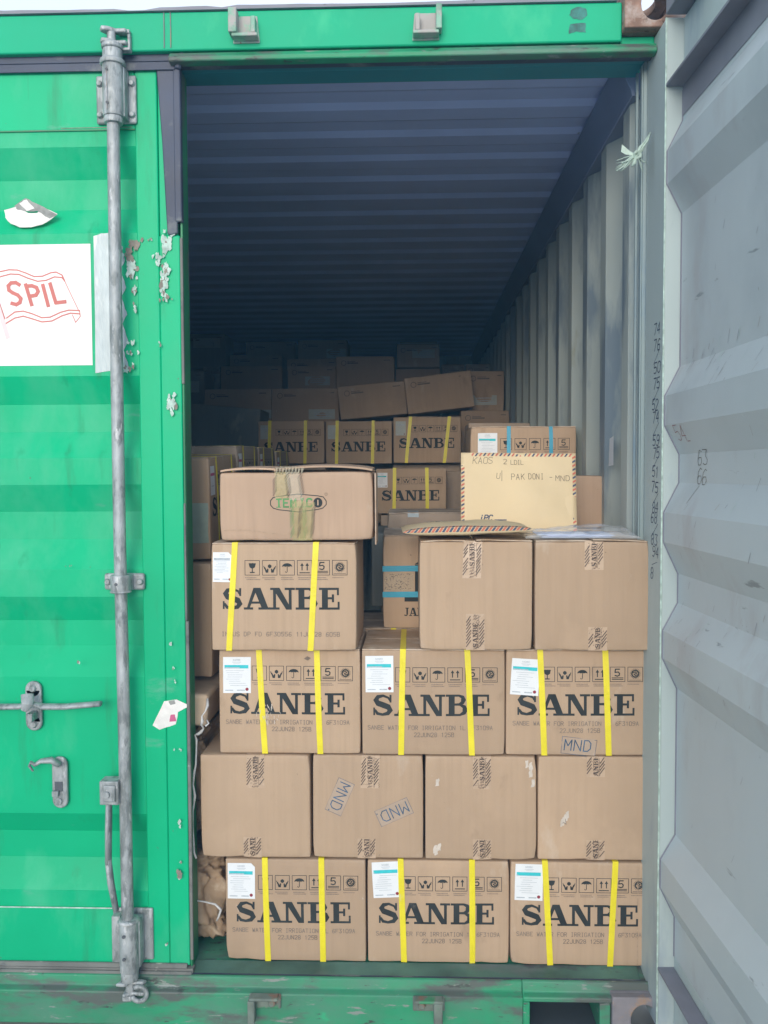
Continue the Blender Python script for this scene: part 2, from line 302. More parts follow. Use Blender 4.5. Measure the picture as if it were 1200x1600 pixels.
def text(s, u, v, h, w, th, mi=0, adv=None, jit=0, seed=0, slant=0):
    p = Print(); rn = random.Random(seed); adv = adv or w*1.35
    for ch in s:
        if ch in FONT:
            du, dv, sc = rn.uniform(-jit, jit), rn.uniform(-jit, jit), 1+rn.uniform(-jit, jit)*20*(jit > 0)
            for pl_ in FONT[ch]:
                p.line([(u+du+x/4*w+y/6*h*slant, v+dv+y/6*h*sc) for x, y in pl_], th, mi)
        u += adv
    return p
def slab(word, u, v, h, wscale=1, mi=0):
    p = Print()
    for ch in word:
        q = Print(); W = 1
        if ch == 'S':
            W = 1.0
            q.vstroke([(.80, .70), (.74, .84), (.50, .935), (.26, .88), (.165, .73), (.26, .585), (.50, .50), (.73, .41), (.815, .26), (.71, .115), (.46, .055), (.23, .10), (.11, .28)],
                      [.06, .10, .12, .19, .25, .27, .27, .27, .25, .19, .12, .15, .10])
            q.rect(.79, .62, .88, .98); q.rect(.04, .02, .12, .38)
        elif ch == 'A':
            W = 1.20
            q.poly([(.44, 1), (.76, 1), (1.10, .09), (.80, .09)]); q.poly([(.44, 1), (.54, .80), (.27, .09), (.14, .09)])
            q.rect(.30, .27, .84, .37); q.rect(0, 0, .42, .10); q.rect(.66, 0, 1.24, .10)
        elif ch == 'N':
            W = 1.15
            q.rect(.13, .09, .26, .92); q.rect(.84, .0, .97, .92); q.poly([(.10, 1), (.42, 1), (.97, 0), (.72, 0)])
            q.rect(0, .90, .16, 1); q.rect(0, 0, .42, .10); q.rect(.66, .90, 1.12, 1)
        elif ch == 'B':
            W = 1.06
            q.rect(.13, 0, .40, 1); q.rect(0, .90, .14, 1); q.rect(0, 0, .14, .10)
            q.vstroke([(.38, .95), (.60, .95), (.76, .88), (.80, .75), (.75, .62), (.60, .545), (.38, .54)], [.10, .10, .17, .23, .17, .10, .09])
            q.vstroke([(.38, .53), (.64, .53), (.83, .43), (.88, .28), (.82, .14), (.64, .05), (.38, .05)], [.09, .10, .18, .25, .18, .10, .10])
        elif ch == 'E':
            W = .98
            q.rect(.13, 0, .40, 1); q.rect(0, .90, .14, 1); q.rect(0, 0, .14, .10); q.rect(.38, .90, .90, 1); q.rect(.38, 0, .93, .10)
            q.rect(.81, .66, .90, .92); q.rect(.84, .08, .93, .36); q.rect(.38, .47, .62, .57); q.rect(.58, .34, .68, .70)
        elif ch == 'J':
            W = .8
            q.rect(.38, .25, .62, 1); q.rect(.24, .90, .76, 1); q.vstroke([(.52, .28), (.45, .08), (.25, .04), (.10, .14)], [.2, .16, .12, .2])
        p.merge(q.xf(lambda a, b_, u0=u: (u0+a*h*wscale, v+b_*h))); u += W*h*wscale
    for k, (pts, _) in enumerate(p.p): p.p[k] = (pts, mi)
    return p
def icon(k, u, v, s_, mi=0):
    """handling icons, square of side s_ with lower-left corner (u,v)."""
    q = Print(); t = .035
    q.rect(0, 0, 1, t); q.rect(0, 1-t, 1, 1); q.rect(0, t, t, 1-t); q.rect(1-t, t, 1, 1-t)
    if k == 0:     # goblet
        q.poly([(.26, .80), (.74, .80), (.68, .54), (.56, .46), (.44, .46), (.32, .54)]); q.rect(.47, .22, .53, .48); q.rect(.34, .16, .66, .23)
        q.poly([(.5, .81), (.56, .81), (.50, .62), (.46, .66)], mi)
    elif k == 1:   # hands holding a parcel
        q.poly([(.38, .66), (.5, .74), (.62, .66), (.62, .54), (.5, .46), (.38, .54)])
        for sg in (1, -1):
            f = lambda x: .5+sg*(x-.5)
            q.poly([(f(.14), .52), (f(.20), .54), (f(.30), .34), (f(.36), .46), (f(.42), .42), (f(.40), .18), (f(.24), .18)]); q.poly([(f(.08), .62), (f(.13), .63), (f(.20), .40), (f(.14), .42)])
    elif k == 2:   # umbrella
        q.poly([(.16, .56)]+[(.5-.34*math.cos(a*math.pi/8), .56+.24*math.sin(a*math.pi/8)) for a in range(1, 8)]+[(.84, .56), (.72, .60), (.60, .56), (.5, .61), (.40, .56), (.28, .60)])
        q.rect(.48, .24, .525, .60); q.line([(.50, .24), (.46, .19), (.40, .20), (.38, .26)], .035)
    elif k == 3:   # two arrows up
        for c in (.33, .67):
            q.rect(c-.035, .32, c+.035, .66); q.poly([(c-.12, .62), (c+.12, .62), (c, .82)])
        q.rect(.16, .14, .84, .20)
    elif k == 4:   # stack limit 5
        q.merge(text('5', .33, .38, .46, .30, .075)); q.rect(.12, .14, .88, .19); q.rect(.12, .24, .88, .29)
    elif k == 5:   # round emblem
        for a in range(20):
            c, s2 = math.cos(a*math.pi/10), math.sin(a*math.pi/10); q.seg((.5+.27*c, .54+.27*s2), (.5+.34*c, .54+.34*s2), .03)
        q.ring((.5, .54), .22, .09); q.line([(.36, .60), (.50, .66), (.60, .58), (.42, .50), (.52, .42), (.64, .48)], .06); q.rect(.10, .10, .90, .125)
    for i, (pts, _) in enumerate(q.p): q.p[i] = (pts, mi)
    return q.xf(lambda a, b_: (u+a*s_, v+b_*s_))

# ------------------------------------------------------------------ the yard and the container
g = MB(); g.box(-400, 400, -400, 400, -.66, -.16)
tag(g.build('ground', 'concrete'), kind='structure')

cont = thing('shipping_container', 'green steel shipping container with one door open and cartons stacked inside', 'container', (0, 0, -.16))
def cpart(mb, name, mats, bevel=0, smooth=False, parent=None, **k):
    o = mb.build(name, mats, parent or cont, bevel, smooth, **k)
    if parent is None: o.location.z += .16
    return o
XL, XR, YB, ZT = -1.166, 1.150, 5.90, 2.344

b = MB(); b.box(-1.216, 1.0775, -.012, .05, 2.301, 2.401)
b.box(-1.216, 1.0770, -.030, .03, 2.306, 2.398); b.box(1.0776, 1.16, .127, .14, 2.301, 2.40); b.box(1.0776, 1.16, -.010, .04, 2.3035, 2.3265)
cpart(b, 'door_header', 'green_hdr', .004)
b = MB()
prev = None
rn = random.Random(3); xs = [-1.216+i*.038 for i in range(61)]
up = [2.4065+.0016*math.sin(x*9)+rn.uniform(-.0006, .0006) - (.005 if abs(x+.085) < .03 or abs(x-.12) < .02 else 0) for x in xs]
A = [(x, -.036, z) for x, z in zip(xs, up)]; Bq = [(x, -.036, 2.399) for x in xs]
b.strip(Bq, A); b.strip(A, [(x, .06, z) for x, z in zip(xs, up)]); b.strip([(x, .06, 2.399) for x in xs], Bq); b.strip([(x, .06, z) for x, z in zip(xs, up)], [(x, .06, 2.399) for x in xs])
cpart(b, 'roof_edge_lip', 'fin')
b = MB(); b.extr([(-.034, 2.279), (-.016, 2.276), (-.008, 2.276), (-.008, 2.299), (-.024, 2.303), (-.030, 2.294), (-.036, 2.290)], 'x', -.02, 1.16)
cpart(b, 'header_drip_lip', 'green_dirty', .0025)
b = MB(); b.box(-.02, 1.16, -.0078, .0275, 2.283, 2.2995); cpart(b, 'header_seal', 'rubber', .003)
b = MB(); b.box(-1.216, 1.15, .052, .13, 2.289, 2.36); b.box(-1.216, 1.15, .028, .0518, 2.287, 2.3005)
cpart(b, 'inner_header', 'blue_lit_under', .004)
# sill
b = MB(); b.extr([(.16, -.004), (.035, -.004), (.012, -.012), (-.012, -.016), (-.020, -.008), (-.028, -.010), (-.032, -.034), (-.050, -.040), (-.050, -.125), (-.035, -.132), (.16, -.132)], 'x', -1.216, .845)
cpart(b, 'door_sill', 'green_dirty', .003)
b = MB(); b.extr([(.16, -.004), (.035, -.004), (.012, -.012), (-.012, -.016), (-.020, -.008), (-.028, -.010), (-.032, -.034), (-.050, -.038), (-.050, -.050), (.16, -.050)], 'x', .8452, 1.216)
b.box(.845, .862, -.051, .1, -.132, -.0503); b.box(1.035, 1.062, -.051, .1, -.132, -.0503)
cpart(b, 'sill_pocket_frame', 'green_dirty', .003)
b = MB(); b.box(.85, 1.05, .13, .14, -.135, -.05)
b.box(.85, 1.055, -.045, .13, -.142, -.1325); cpart(b, 'pocket_shade_plates', 'dark_panel')  # dark back and added bottom plate put the pocket's shade into colour
b = MB(); b.extr([(.028, -.0035), (.030, .0005), (.006, -.006), (-.014, -.0105), (-.014, -.0125), (.006, -.0095)], 'x', -.0, 1.145)
cpart(b, 'threshold_plate', 'green_ledge')
b = MB(); b.box(0, 1.145, -.0165, -.0125, -.014, -.0095); cpart(b, 'threshold_seal', 'rubber')

def casting(z0, z1, y0, x0, matn, nm):
    """hollow corner block with oval holes in front, side and top faces."""
    b = MB(); x1, y1, t = 1.222, y0+.178, .022
    def plate(fn, a0, a1, c0, c1, ra, rc):
        n = 24; ac, cc = (a0+a1)/2, (c0+c1)/2; out = []; inn = []
        for k in range(n):
            an = 2*math.pi*k/n; c, s_ = math.cos(an), math.sin(an); q = 1/max(abs(c), abs(s_))
            out.append((ac+c*q*(a1-a0)/2, cc+s_*q*(c1-c0)/2)); inn.append((ac+c*ra, cc+s_*rc))
        V = [fn(p, 0) for p in out]+[fn(p, 0) for p in inn]+[fn(p, t) for p in inn]+[fn(p, t) for p in out]; F = []
        for k in range(n):
            j = (k+1) % n; F += [(k, j, n+j, n+k), (n+k, n+j, 2*n+j, 2*n+k), (2*n+k, 2*n+j, 3*n+j, 3*n+k), (3*n+k, 3*n+j, j, k)]
        b.add(V, F)
    plate(lambda p, d: (p[0], y0+d, p[1]), x0, x1, z0, z1, .033, .040)
    plate(lambda p, d: (x1-d, p[0], p[1]), y0+t, y1, z0, z1, .045, .034)
    if z1 > 1: plate(lambda p, d: (p[0], p[1], z1-d), x0, x1-t, y0+t, y1, .034, .055)
    else: b.box(x0, x1-t, y0+t, y1, z1-t, z1)
    b.box(x0, x1-t, y0+t, y1, z0, z0+.02) if z1 > 1 else None
    b.box(x0, x0+.02, y0+t, y1, z0+.02, z1-t)
    return cpart(b, nm, matn, .003)
casting(2.3275, 2.440, -.052, 1.078, 'rust', 'corner_casting')
casting(-.145, -.027, -.062, 1.064, 'casting_low', 'corner_casting')
for cz in ((2.322, 2.44), (-.145, -.027)): b = MB(); b.box(-1.24, -1.078, -.052, .126, *cz); cpart(b, 'corner_casting', 'rust', .004)
# posts
for x0, x1 in ((1.150, 1.222), (-1.238, -1.166)):
    b = MB(); b.box(x0, x1, .050 if x0 > 0 else -.004, .085 if x0 > 0 else .058, -.03, 2.30)
    if x0 > 0: b.box(1.143, 1.1497, .094, .104, -.004, 2.287); b.box(1.1455, 1.1498, .050, .058, -.003, 2.286)
    cpart(b, 'corner_post', 'post_in' if x0 > 0 else 'green', .002)
# roof: transverse corrugations
pf = [(.131, ZT+.013)]; y = .423-.209
while y < YB-.12:
    pf += [(y-.016, ZT+.013), (y+.008, ZT), (y+.085, ZT), (y+.125, ZT+.013)]; y += .209
pf += [(YB+.052, ZT+.013)]
b = MB(); b.extr(pf+[(p, q+.0022) for p, q in pf[::-1]], 'x', -1.2, 1.2)
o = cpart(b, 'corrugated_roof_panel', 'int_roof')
# side walls
def wall(sign):
    pitch, dep = .2784, .036; pr = []; y = .03-.2784+.018
    xin = XR if sign > 0 else -XL
    # far ends of the inner crests stand at .25+k*pitch
    while y < YB:
        pr += [(y, xin+dep), (y+.072, xin+dep), (y+.140, xin), (y+.2104, xin)]; y += pitch
    pr = [q for q in pr if .098 < q[0] < YB]; pr = [(.098, xin+.02)]+pr+[(YB+.048, xin+dep)]
    poly = [(sign*q, p) for p, q in pr]+[(sign*(q+.002), p) for p, q in pr[::-1]]
    b = MB(); b.extr(poly, 'z', -.0, 2.245)
    return cpart(b, 'corrugated_side_wall', 'int_wall')
wall(1); wall(-1)
for s_ in (1, -1):
    xa = XR if s_ > 0 else -XL
    b = MB(); b.extr([(s_*(xa+.05), 2.245), (s_*(xa-.008), 2.245), (s_*(xa-.012), 2.262), (s_*(xa-.045), 2.325), (s_*(xa-.045), 2.3435), (s_*(xa+.06), 2.3435)], 'y', .131, YB+.05)
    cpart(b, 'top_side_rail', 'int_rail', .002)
pr = []; x = -1.16
while x < 1.16: pr += [(x, YB), (x+.09, YB), (x+.12, YB+.04), (x+.21, YB+.04)]; x += .24
b = MB(); b.extr(pr+[(p, q+.003) for p, q in pr[::-1]], 'z', -.0, 2.36); b.box(-1.2, 1.2, YB+.0435, YB+.05, -.05, 2.44); cpart(b, 'corrugated_end_wall', 'int_wall')
for k in range(8):
    b = MB(); b.box(-1.16+k*.29, -1.16+k*.29+.287, .162, YB, -.03, -.002); cpart(b, 'floor_board', 'wood')
b = MB(); b.box(-1.2, 1.2, .162, YB, -.13, -.035); cpart(b, 'underframe', 'dark_panel')
# a paper tag stuck on the inside wall
b = MB(); b.add([(1.149, .345, 1.378), (1.149, .395, 1.372), (1.148, .400, 1.292), (1.1485, .342, 1.294)], [(0, 1, 2, 3)])
b.add([(1.1488, .372, 1.35), (1.1488, .390, 1.35), (1.1484, .390, 1.31), (1.1484, .372, 1.31)], [(0, 1, 2, 3)], 1)
o = cpart(b, 'paper_tag', ['paper', 'grey_print']); o['label'] = 'white printed paper tag stuck on the corrugated side wall'

def keeper(x, z, s_, matn, up=True):
    b = MB(); y = -.0305
    b.extr([(x-.033, z-.034), (x+.033, z-.034), (x+.027, z+.030), (x-.027, z+.030)], 'y', y-.004, y)
    b.box(x-.031, x+.031, y-.032, y-.0042, z-.030, z-.022)
    b.box(x-.031*s_-.007, x-.031*s_+.013 if s_ > 0 else x-.031*s_+.007, y-.036, y-.0043, z-.0215, z+.036)
    b.box(x+.020*s_-.005, x+.020*s_+.006, y-.030, y-.0044, z-.0213, z+.018)
    return cpart(b, 'cam_keeper', matn, .0025)
k_ = keeper(.172, 2.352, 1, 'keeper_top'); k_ = keeper(.607, 2.350, -1, 'keeper_top')
for x, s_ in ((.197, 1), (.609, -1)):
    b = MB(); y = -.0505; z = -.058
    b.box(x-.040, x+.040, y-.006, y, z-.016, z+.022); b.box(x-.040, x-.022, y-.034, y-.0062, z-.040, z+.018) if s_ > 0 else b.box(x+.012, x+.034, y-.034, y-.0062, z-.040, z+.020)
    b.box(x-.036, x+.036, y-.034, y-.0063, z+.0185, z+.026); b.tube([(x+.018*s_, y-.006, z+.002), (x+.018*s_, y-.016, z+.002)], .010, 10)
    cpart(b, 'cam_keeper', 'keeper_low', .003)
PJ = ([(.958, 2.383), (.972, 2.388), (.990, 2.384), (.994, 2.368), (.982, 2.358), (.962, 2.360), (.951, 2.370)], [(.953, 2.348), (.990, 2.350), (.991, 2.327), (.968, 2.331), (.950, 2.325)])
for x in (-.030, -.014): b = MB(); b.tube([(x, -.0315, 2.312), (x+.0005, -.0318, 2.35), (x, -.0315, 2.397)], .0012, 6); cpart(b, 'weld_seam', 'casting_low')

# ------------------------------------------------------------------ left door (closed)
PR = [(2.129, 0), (2.090, 0), (2.020, 1), (1.945, 1), (1.877, 0), (1.522, 0), (1.453, 1), (1.383, 1), (1.315, 0), (1.248, 0), (1.178, 1), (1.107, 1),
      (1.032, 0), (.962, 0), (.896, 1), (.830, 1), (.756, 0), (.400, 0), (.340, 1), (.270, 1), (.198, 0), (.153, 0)]
ld = MB()
ld.box(-.114, -.0585, -.004, .046, .004, 2.279); ld.box(-.0585, -.006, -.004, .046, .004, 1.868); ld.box(-.0583, -.012, .001, .044, 1.868, 2.275)
ld.box(-1.158, -1.05, -.004, .046, .004, 2.279)
ld.box(-1.05, -.114, -.0034, .044, 2.129, 2.278); ld.box(-1.05, -.114, -.0034, .044, .005, .153)
ldo = cpart(ld, 'left_door', 'green', .003); ldo['label'] = 'closed green door leaf with a white flag sign and upright locking bar'
def lp(mb, name, mats, bevel=0, smooth=False, label=None, **k):
    o = mb.build(name, mats, ldo, bevel, smooth, **k)
    if label: o['label'] = label
    return o
pts = [(d*.035, z) for z, d in PR]
b = MB(); b.extr(pts+[(p+.003, q) for p, q in pts[::-1]], 'x', -1.0498, -.1142); lp(b, 'corrugated_panel', 'green')
b = MB(); b.box(-.0057, .000, .002, .060, -.002, 2.276); b.box(-.0055, -.001, -.001, .0018, .0, 1.86)
lp(b, 'edge_strip', 'green_dark', .001)
b = MB(); b.box(-1.16, -.006, -.010, .020, 2.2795, 2.310); b.box(-1.16, -.010, -.014, -.0102, 2.268, 2.288); b.box(-1.16, .004, -.013, -.0102, 2.2892, 2.3085)
lp(b, 'door_gasket', 'rubber', .003)
b = MB(); b.extr([(-.0580, 2.279), (-.012, 2.279), (-.008, 2.2), (-.010, 1.872), (-.030, 1.866), (-.036, 1.872), (-.046, 2.1)], 'y', -.009, .0008); b.box(-.016, .002, -.011, .010, 1.90, 2.283)
b.tube([(-.003, -.012, 2.27), (.003, -.014, 2.295), (.012, -.012, 2.306)], .009, 8)
lp(b, 'door_gasket', 'rubber', .003)
for bb in ((-.0050, .003, -.006, .0015, .02, .90), (-.006, .001, -.0055, .0017, 1.50, 1.862), (-.006, -.001, -.005, .0016, .9005, 1.20)):
    b = MB(); b.box(*bb); lp(b, 'door_gasket', 'rubber_dusty', .0015)
b = MB(); b.box(-1.16, .004, -.016, .010, -.034, .0015); b.extr([(-.022, -.024), (-.0162, -.014), (-.0162, -.004), (-.0200, -.002), (-.024, -.008)], 'x', -1.16, .002)
b.extr([(-.0158, .002), (-.010, .012), (-.0045, .012), (-.0045, .002)], 'x', -1.158, -.012)
lp(b, 'door_gasket', 'rubber_dusty', .002)
for zz0 in (.1515, 2.1280): b = MB(); b.box(-1.05, -.1145, -.0042, -.0036, zz0, zz0+.003); lp(b, 'panel_weld', 'peel' if zz0 < 1 else 'green_dark')

def rod(x, sgn, near=True):
    """upright locking bar with guides and cam ends."""
    Y = -.052
    pts = [(x, Y, z) for z in (.03, .2, .6)]+[(x-.003, Y, 1.1), (x-.003, Y, 1.6), (x-.001, Y, 2.1), (x, Y, 2.29)]
    b = MB(); b.tube(pts, .0152, 20); bar = lp(b, 'locking_bar', 'galv', smooth=True)
    # top guide
    b = MB()
    b.box(x-.056, x+.044, -.014, -.0045, 2.140, 2.257)
    lp(b, 'guide_plate', 'galv', .006, segs=3)
    b = MB(); b.tube([(x, Y, 2.140), (x, Y, 2.270)], .0248, 20); b.tube([(x, Y, 2.262), (x, Y, 2.274)], .030, 20); b.tube([(x, Y, 2.124), (x, Y, 2.140)], .0225, 20)
    b.box(x-.027, x+.027, -.05, -.0122, 2.142, 2.262)
    lp(b, 'guide_sleeve', 'galv', .002, True)
    for bx in (-.046, .034):
        for bz in (2.160, 2.236): b = MB(); b.tube([(x+bx, -.0142, bz), (x+bx, -.022, bz)], [.0085, .006], 10); lp(b, 'bolt', 'galv', .001)
    for bz in (2.165, 2.243): b = MB(); b.tube([(x-.006, Y-.0262, bz), (x-.006, Y-.0275, bz)], .0034, 8); lp(b, 'drain_hole', 'dark_panel')
    b = MB(); b.box(x-.0065, x-.0055, Y-.0272, Y-.0264, 2.150, 2.252); lp(b, 'sleeve_seam', 'casting_low')
    # cam end, top
    b = MB(); b.tube([(x, Y, 2.274), (x, Y, 2.300)], .0235, 16); b.tube([(x, Y, 2.300), (x, Y, 2.312)], .026, 16); b.tube([(x-.002, Y, 2.312), (x-.002, Y, 2.348)], .011, 10)
    for z in (2.312, 2.340):
        b.extr([(x-.028, Y-.006), (x-.020, Y-.020), (x-.004, Y-.016), (x+.010, Y-.004), (x+.034, Y-.004), (x+.036, Y+.008), (x+.004, Y+.014), (x-.018, Y+.010)], 'z', z, z+.010)
    lp(b, 'cam_end', 'galv', .003)
    b = MB(); b.box(x+.010, x+.040, -.046, -.0305, 2.342, 2.352); b.box(x+.010, x+.042, -.050, -.0305, 2.300, 2.307); b.box(x+.034, x+.041, -.044, -.0306, 2.3072, 2.3418)
    lp(b, 'cam_keeper', 'galv', .002)
    # middle clamp
    b = MB(); b.box(x-.056, x+.046, -.020, -.0045, .982, 1.024); lp(b, 'guide_plate', 'galv', .006, segs=3)
    b = MB(); b.tube([(x-.003, Y, .982), (x-.003, Y, 1.024)], .0245, 18); b.box(x-.026, x+.020, -.050, -.0202, .983, 1.023)
    b.tube([(x-.003, Y, .980), (x-.003, Y, .984)], .0262, 18)
    lp(b, 'clamp_collar', 'galv', .002, True)
    for bx in (-.046, .036): b = MB(); b.tube([(x+bx, -.0202, 1.003), (x+bx, -.028, 1.003)], [.009, .0065], 10); lp(b, 'bolt', 'galv', .001)
    b = MB(); b.tube([(x-.006, Y-.0245, 1.003), (x-.006, Y-.0262, 1.003)], .004, 8); lp(b, 'drain_hole', 'dark_panel')
    # bottom guide
    b = MB(); b.box(x-.052, x+.052, -.012, -.0045, .022, .158); lp(b, 'guide_plate', 'galv', .006, segs=3)
    b = MB(); b.tube([(x+.003, Y, .018), (x+.003, Y, .146)], .0240, 18); b.tube([(x+.003, Y, .146), (x+.003, Y, .153)], [.029, .024], 18); b.tube([(x+.003, Y, -.006), (x+.003, Y, .018)], .022, 16)
    b.box(x-.024, x+.030, -.050, -.0122, .024, .145); b.box(x-.046, x-.024, -.040, -.0123, .030, .150)
    lp(b, 'guide_sleeve', 'galv', .002, True)
    for bz in (.060, .118): b = MB(); b.tube([(x-.002, Y-.0262, bz), (x-.002, Y-.0278, bz)], .0045, 8); lp(b, 'drain_hole', 'dark_panel')
    # cam end, bottom
    b = MB(); b.tube([(x+.003, Y, -.046), (x+.003, Y, -.006)], .011, 10)
    for z, o_ in ((-.016, -.028), (-.044, -.012)):
        b.extr([(x+o_, Y-.018), (x-.006, Y-.020), (x+.008, Y-.008), (x+.040, Y-.010), (x+.046, Y+.002), (x+.006, Y+.012), (x-.012, Y+.008)], 'z', z, z+.009)
    b.box(x-.014, x+.010, Y-.012, Y+.006, -.058, -.0442)
    lp(b, 'cam_end', 'galv', .003)
    b = MB()
    n = 14; arc = [(x+.030+.019*math.cos(a), -.064, -.036+.019*math.sin(a)) for a in [math.pi*(-.9+1.6*k/n) for k in range(n+1)]]
    b.tube(arc, .006, 8); lp(b, 'cam_keeper', 'galv', smooth=True)
    return bar
rod(-.151, 1)
rod(-.62, -1)
# hanging handle of the near bar
b = MB(); b.box(-.208, -.160, -.078, -.036, .452, .512); b.box(-.196, -.166, -.084, -.0782, .462, .503); lp(b, 'handle_hub', 'galv', .005)
b = MB(); b.tube([(-.187, -.086, .482), (-.187, -.091, .482)], .008, 12); lp(b, 'hub_pin', 'galv')
b = MB(); b.tube([(-.190, -.060, .455), (-.192, -.062, .38), (-.193, -.064, .30)], [.0155, .0165, .0155], 12, flat=.45); b.tube([(-.193, -.066, .31), (-.188, -.064, .25), (-.178, -.058, .175)], [.0125, .013, .011], 12, flat=.6)
b.tube([(-.189, -.0675, .44), (-.192, -.0715, .37), (-.192, -.071, .32)], [.002, .004, .002], 6, mi=1)
lp(b, 'handle', ['galv', 'casting_low'], smooth=True)
# handle of the far bar, reaching in from the left and resting in its bracket
b = MB(); b.box(-.419, -.377, -.014, -.0045, .640, .726); 
for z in (.726, .640): b.tube([(-.398, -.0045, z), (-.398, -.014, z)], .021, 18)
lp(b, 'handle_bracket', 'galv', .003)
for z in (.728, .636): b = MB(); b.tube([(-.398, -.0142, z), (-.398, -.021, z)], [.010, .007], 12); lp(b, 'bolt', 'galv', .001)
b = MB(); b.tube([(-.62, -.052, .690), (-.50, -.050, .690), (-.42, -.044, .690), (-.385, -.046, .698), (-.36, -.044, .690), (-.30, -.050, .692), (-.208, -.058, .702)], [.016, .014, .013, .009, .014, .0135, .0125], 12, flat=.55)
lp(b, 'handle', 'galv', smooth=True)
b = MB(); b.tube([(-.398, -.046, .722), (-.392, -.060, .70), (-.402, -.060, .683)], [.016, .015, .008], 10, flat=.4); b.box(-.402, -.386, -.050, -.0143, .652, .672)
lp(b, 'handle_catch', 'galv', .002)
# hasp hook
b = MB(); b.box(-.354, -.314, -.014, -.0045, .438, .532)
for z in (.532, .438): b.tube([(-.334, -.0045, z), (-.334, -.0138, z)], .020, 18)
lp(b, 'hook_plate', 'galv', .003)
b = MB(); b.tube([(-.332, -.020, .535), (-.348, -.030, .549), (-.372, -.034, .548), (-.388, -.034, .538), (-.398, -.036, .545), (-.402, -.036, .536), (-.392, -.036, .522)], [.014, .014, .010, .008, .007, .006, .004], 10, flat=.6)
lp(b, 'hook', 'galv', smooth=True)
b = MB(); b.box(-.346, -.326, -.0165, -.0142, .463, .488, 0); b.box(-.350, -.334, -.026, -.0166, .452, .466, 1); b.tube([(-.338, -.0142, .437), (-.338, -.0175, .437)], .010, 12, mi=1)
lp(b, 'catch_slot', ['dark_panel', 'galv'], .001)
# stickers
def flat(name, polys, y, mats, label=None, mps=None):
    p = Print()
    for q in polys: p.poly(*q) if isinstance(q, tuple) and isinstance(q[1], int) else p.poly(q)
    return lp(p.mesh(lambda u, v, e: (u, y-e, v), base=.0006, step=.00004), name, mats, label=label)
b = MB(); b.box(-.70, -.233, -.0008, -.0002, 1.549, 1.851); sg = lp(b, 'flag_sign', 'sign', label='white square sign with a faded red SPIL flag')
def SM(u, v): return (-.463+u*(.1612e-2)/3.75*1.0, 1.886-(v)*.1583e-2/3.75)   # sign print design units to metres
p = Print(); lw = .0032
ol = [[(0, 240), (50, 230), (100, 232), (150, 250), (200, 272), (250, 270), (300, 250), (330, 247), (365, 265), (380, 300)], [(0, 270), (60, 255), (110, 258), (160, 280), (220, 300), (270, 295), (320, 275), (365, 280), (380, 300)],
      [(30, 515), (80, 480), (130, 475), (180, 490), (240, 515), (290, 512), (350, 485), (400, 472), (465, 475)], [(20, 550), (80, 515), (130, 505), (180, 520), (240, 540), (300, 535), (360, 505), (410, 490), (465, 495)],
      [(465, 475), (468, 510), (440, 545), (422, 500)], [(0, 270), (-30, 290), (-50, 300)], [(0, 240), (-40, 255), (-60, 290), (-50, 300), (20, 520)]]
for q in ol: p.line([SM(*a) for a in q], lw if q[0] != (465, 475) else .002, 0)
p.line([SM(380, 300), SM(420, 390), SM(462, 480)], .0018, 0)
p.poly([SM(-70, 300), SM(-50, 295), SM(50, 632), SM(25, 642)], 1)
for L_ in ([(112, 320), (90, 306), (62, 308), (45, 325), (48, 350), (70, 366), (100, 380), (118, 400), (112, 424), (90, 436), (62, 428)],
           [(148, 318), (182, 440)], [(150, 328), (185, 326), (212, 336), (222, 360), (208, 382), (172, 388)], [(250, 322), (280, 446)], [(293, 314), (325, 428), (382, 422)]):
    p.line([SM(*a) for a in L_], .0092, 0)
o = p.mesh(lambda u, v, e: (u, -.0008-e, v), base=.0003, step=.00001).build('flag_print', ['sign_red', 'sign_pink'], ldo)
def jag(pts, seed, amp=.004, sub=5):
    rn = random.Random(seed); out = []
    for i in range(len(pts)):
        a, c = pts[i], pts[(i+1) % len(pts)]
        for k in range(sub):
            t = k/sub; out.append((a[0]+(c[0]-a[0])*t+(rn.uniform(-amp, amp) if k else 0), a[1]+(c[1]-a[1])*t+(rn.uniform(-amp, amp) if k else 0)))
    return out
def DM(u, v): return (-.463+u*.001612, 1.886+.5762-v*.001601)   # door-face layout units to metres
arc = [(8, 328), (10, 340), (18, 349), (32, 355), (50, 355), (68, 351), (82, 343), (92, 335)]
flat('torn_sticker', [(jag([DM(*a) for a in arc+[(70, 325), (60, 333), (46, 333), (30, 322)]], 2, .0008, 2), 0), (jag([DM(*a) for a in [(24, 322), (42, 310), (58, 318), (92, 336), (80, 342), (60, 330), (44, 330), (30, 328)]], 5, .0015, 3), 1),
     (jag([DM(*a) for a in [(32, 318), (44, 312), (56, 326), (44, 330)]], 9, .0015, 3), 0)], -.0002, ['torn', 'torn_grey'], 'torn half-round white sticker above the flag sign')
ft = [DM(148, 370), DM(160, 366), DM(175, 366), DM(192, 372)]+[DM(188+(k % 3)*4+k*.35, 380+k*14) for k in range(15)]+[DM(147, 583)]
flat('foil_tape', [(jag(ft, 4, .0012, 3), 0)], -.0002, ['foil_tape'], 'silver tape strip behind the locking bar')
rn = random.Random(11); pe = []
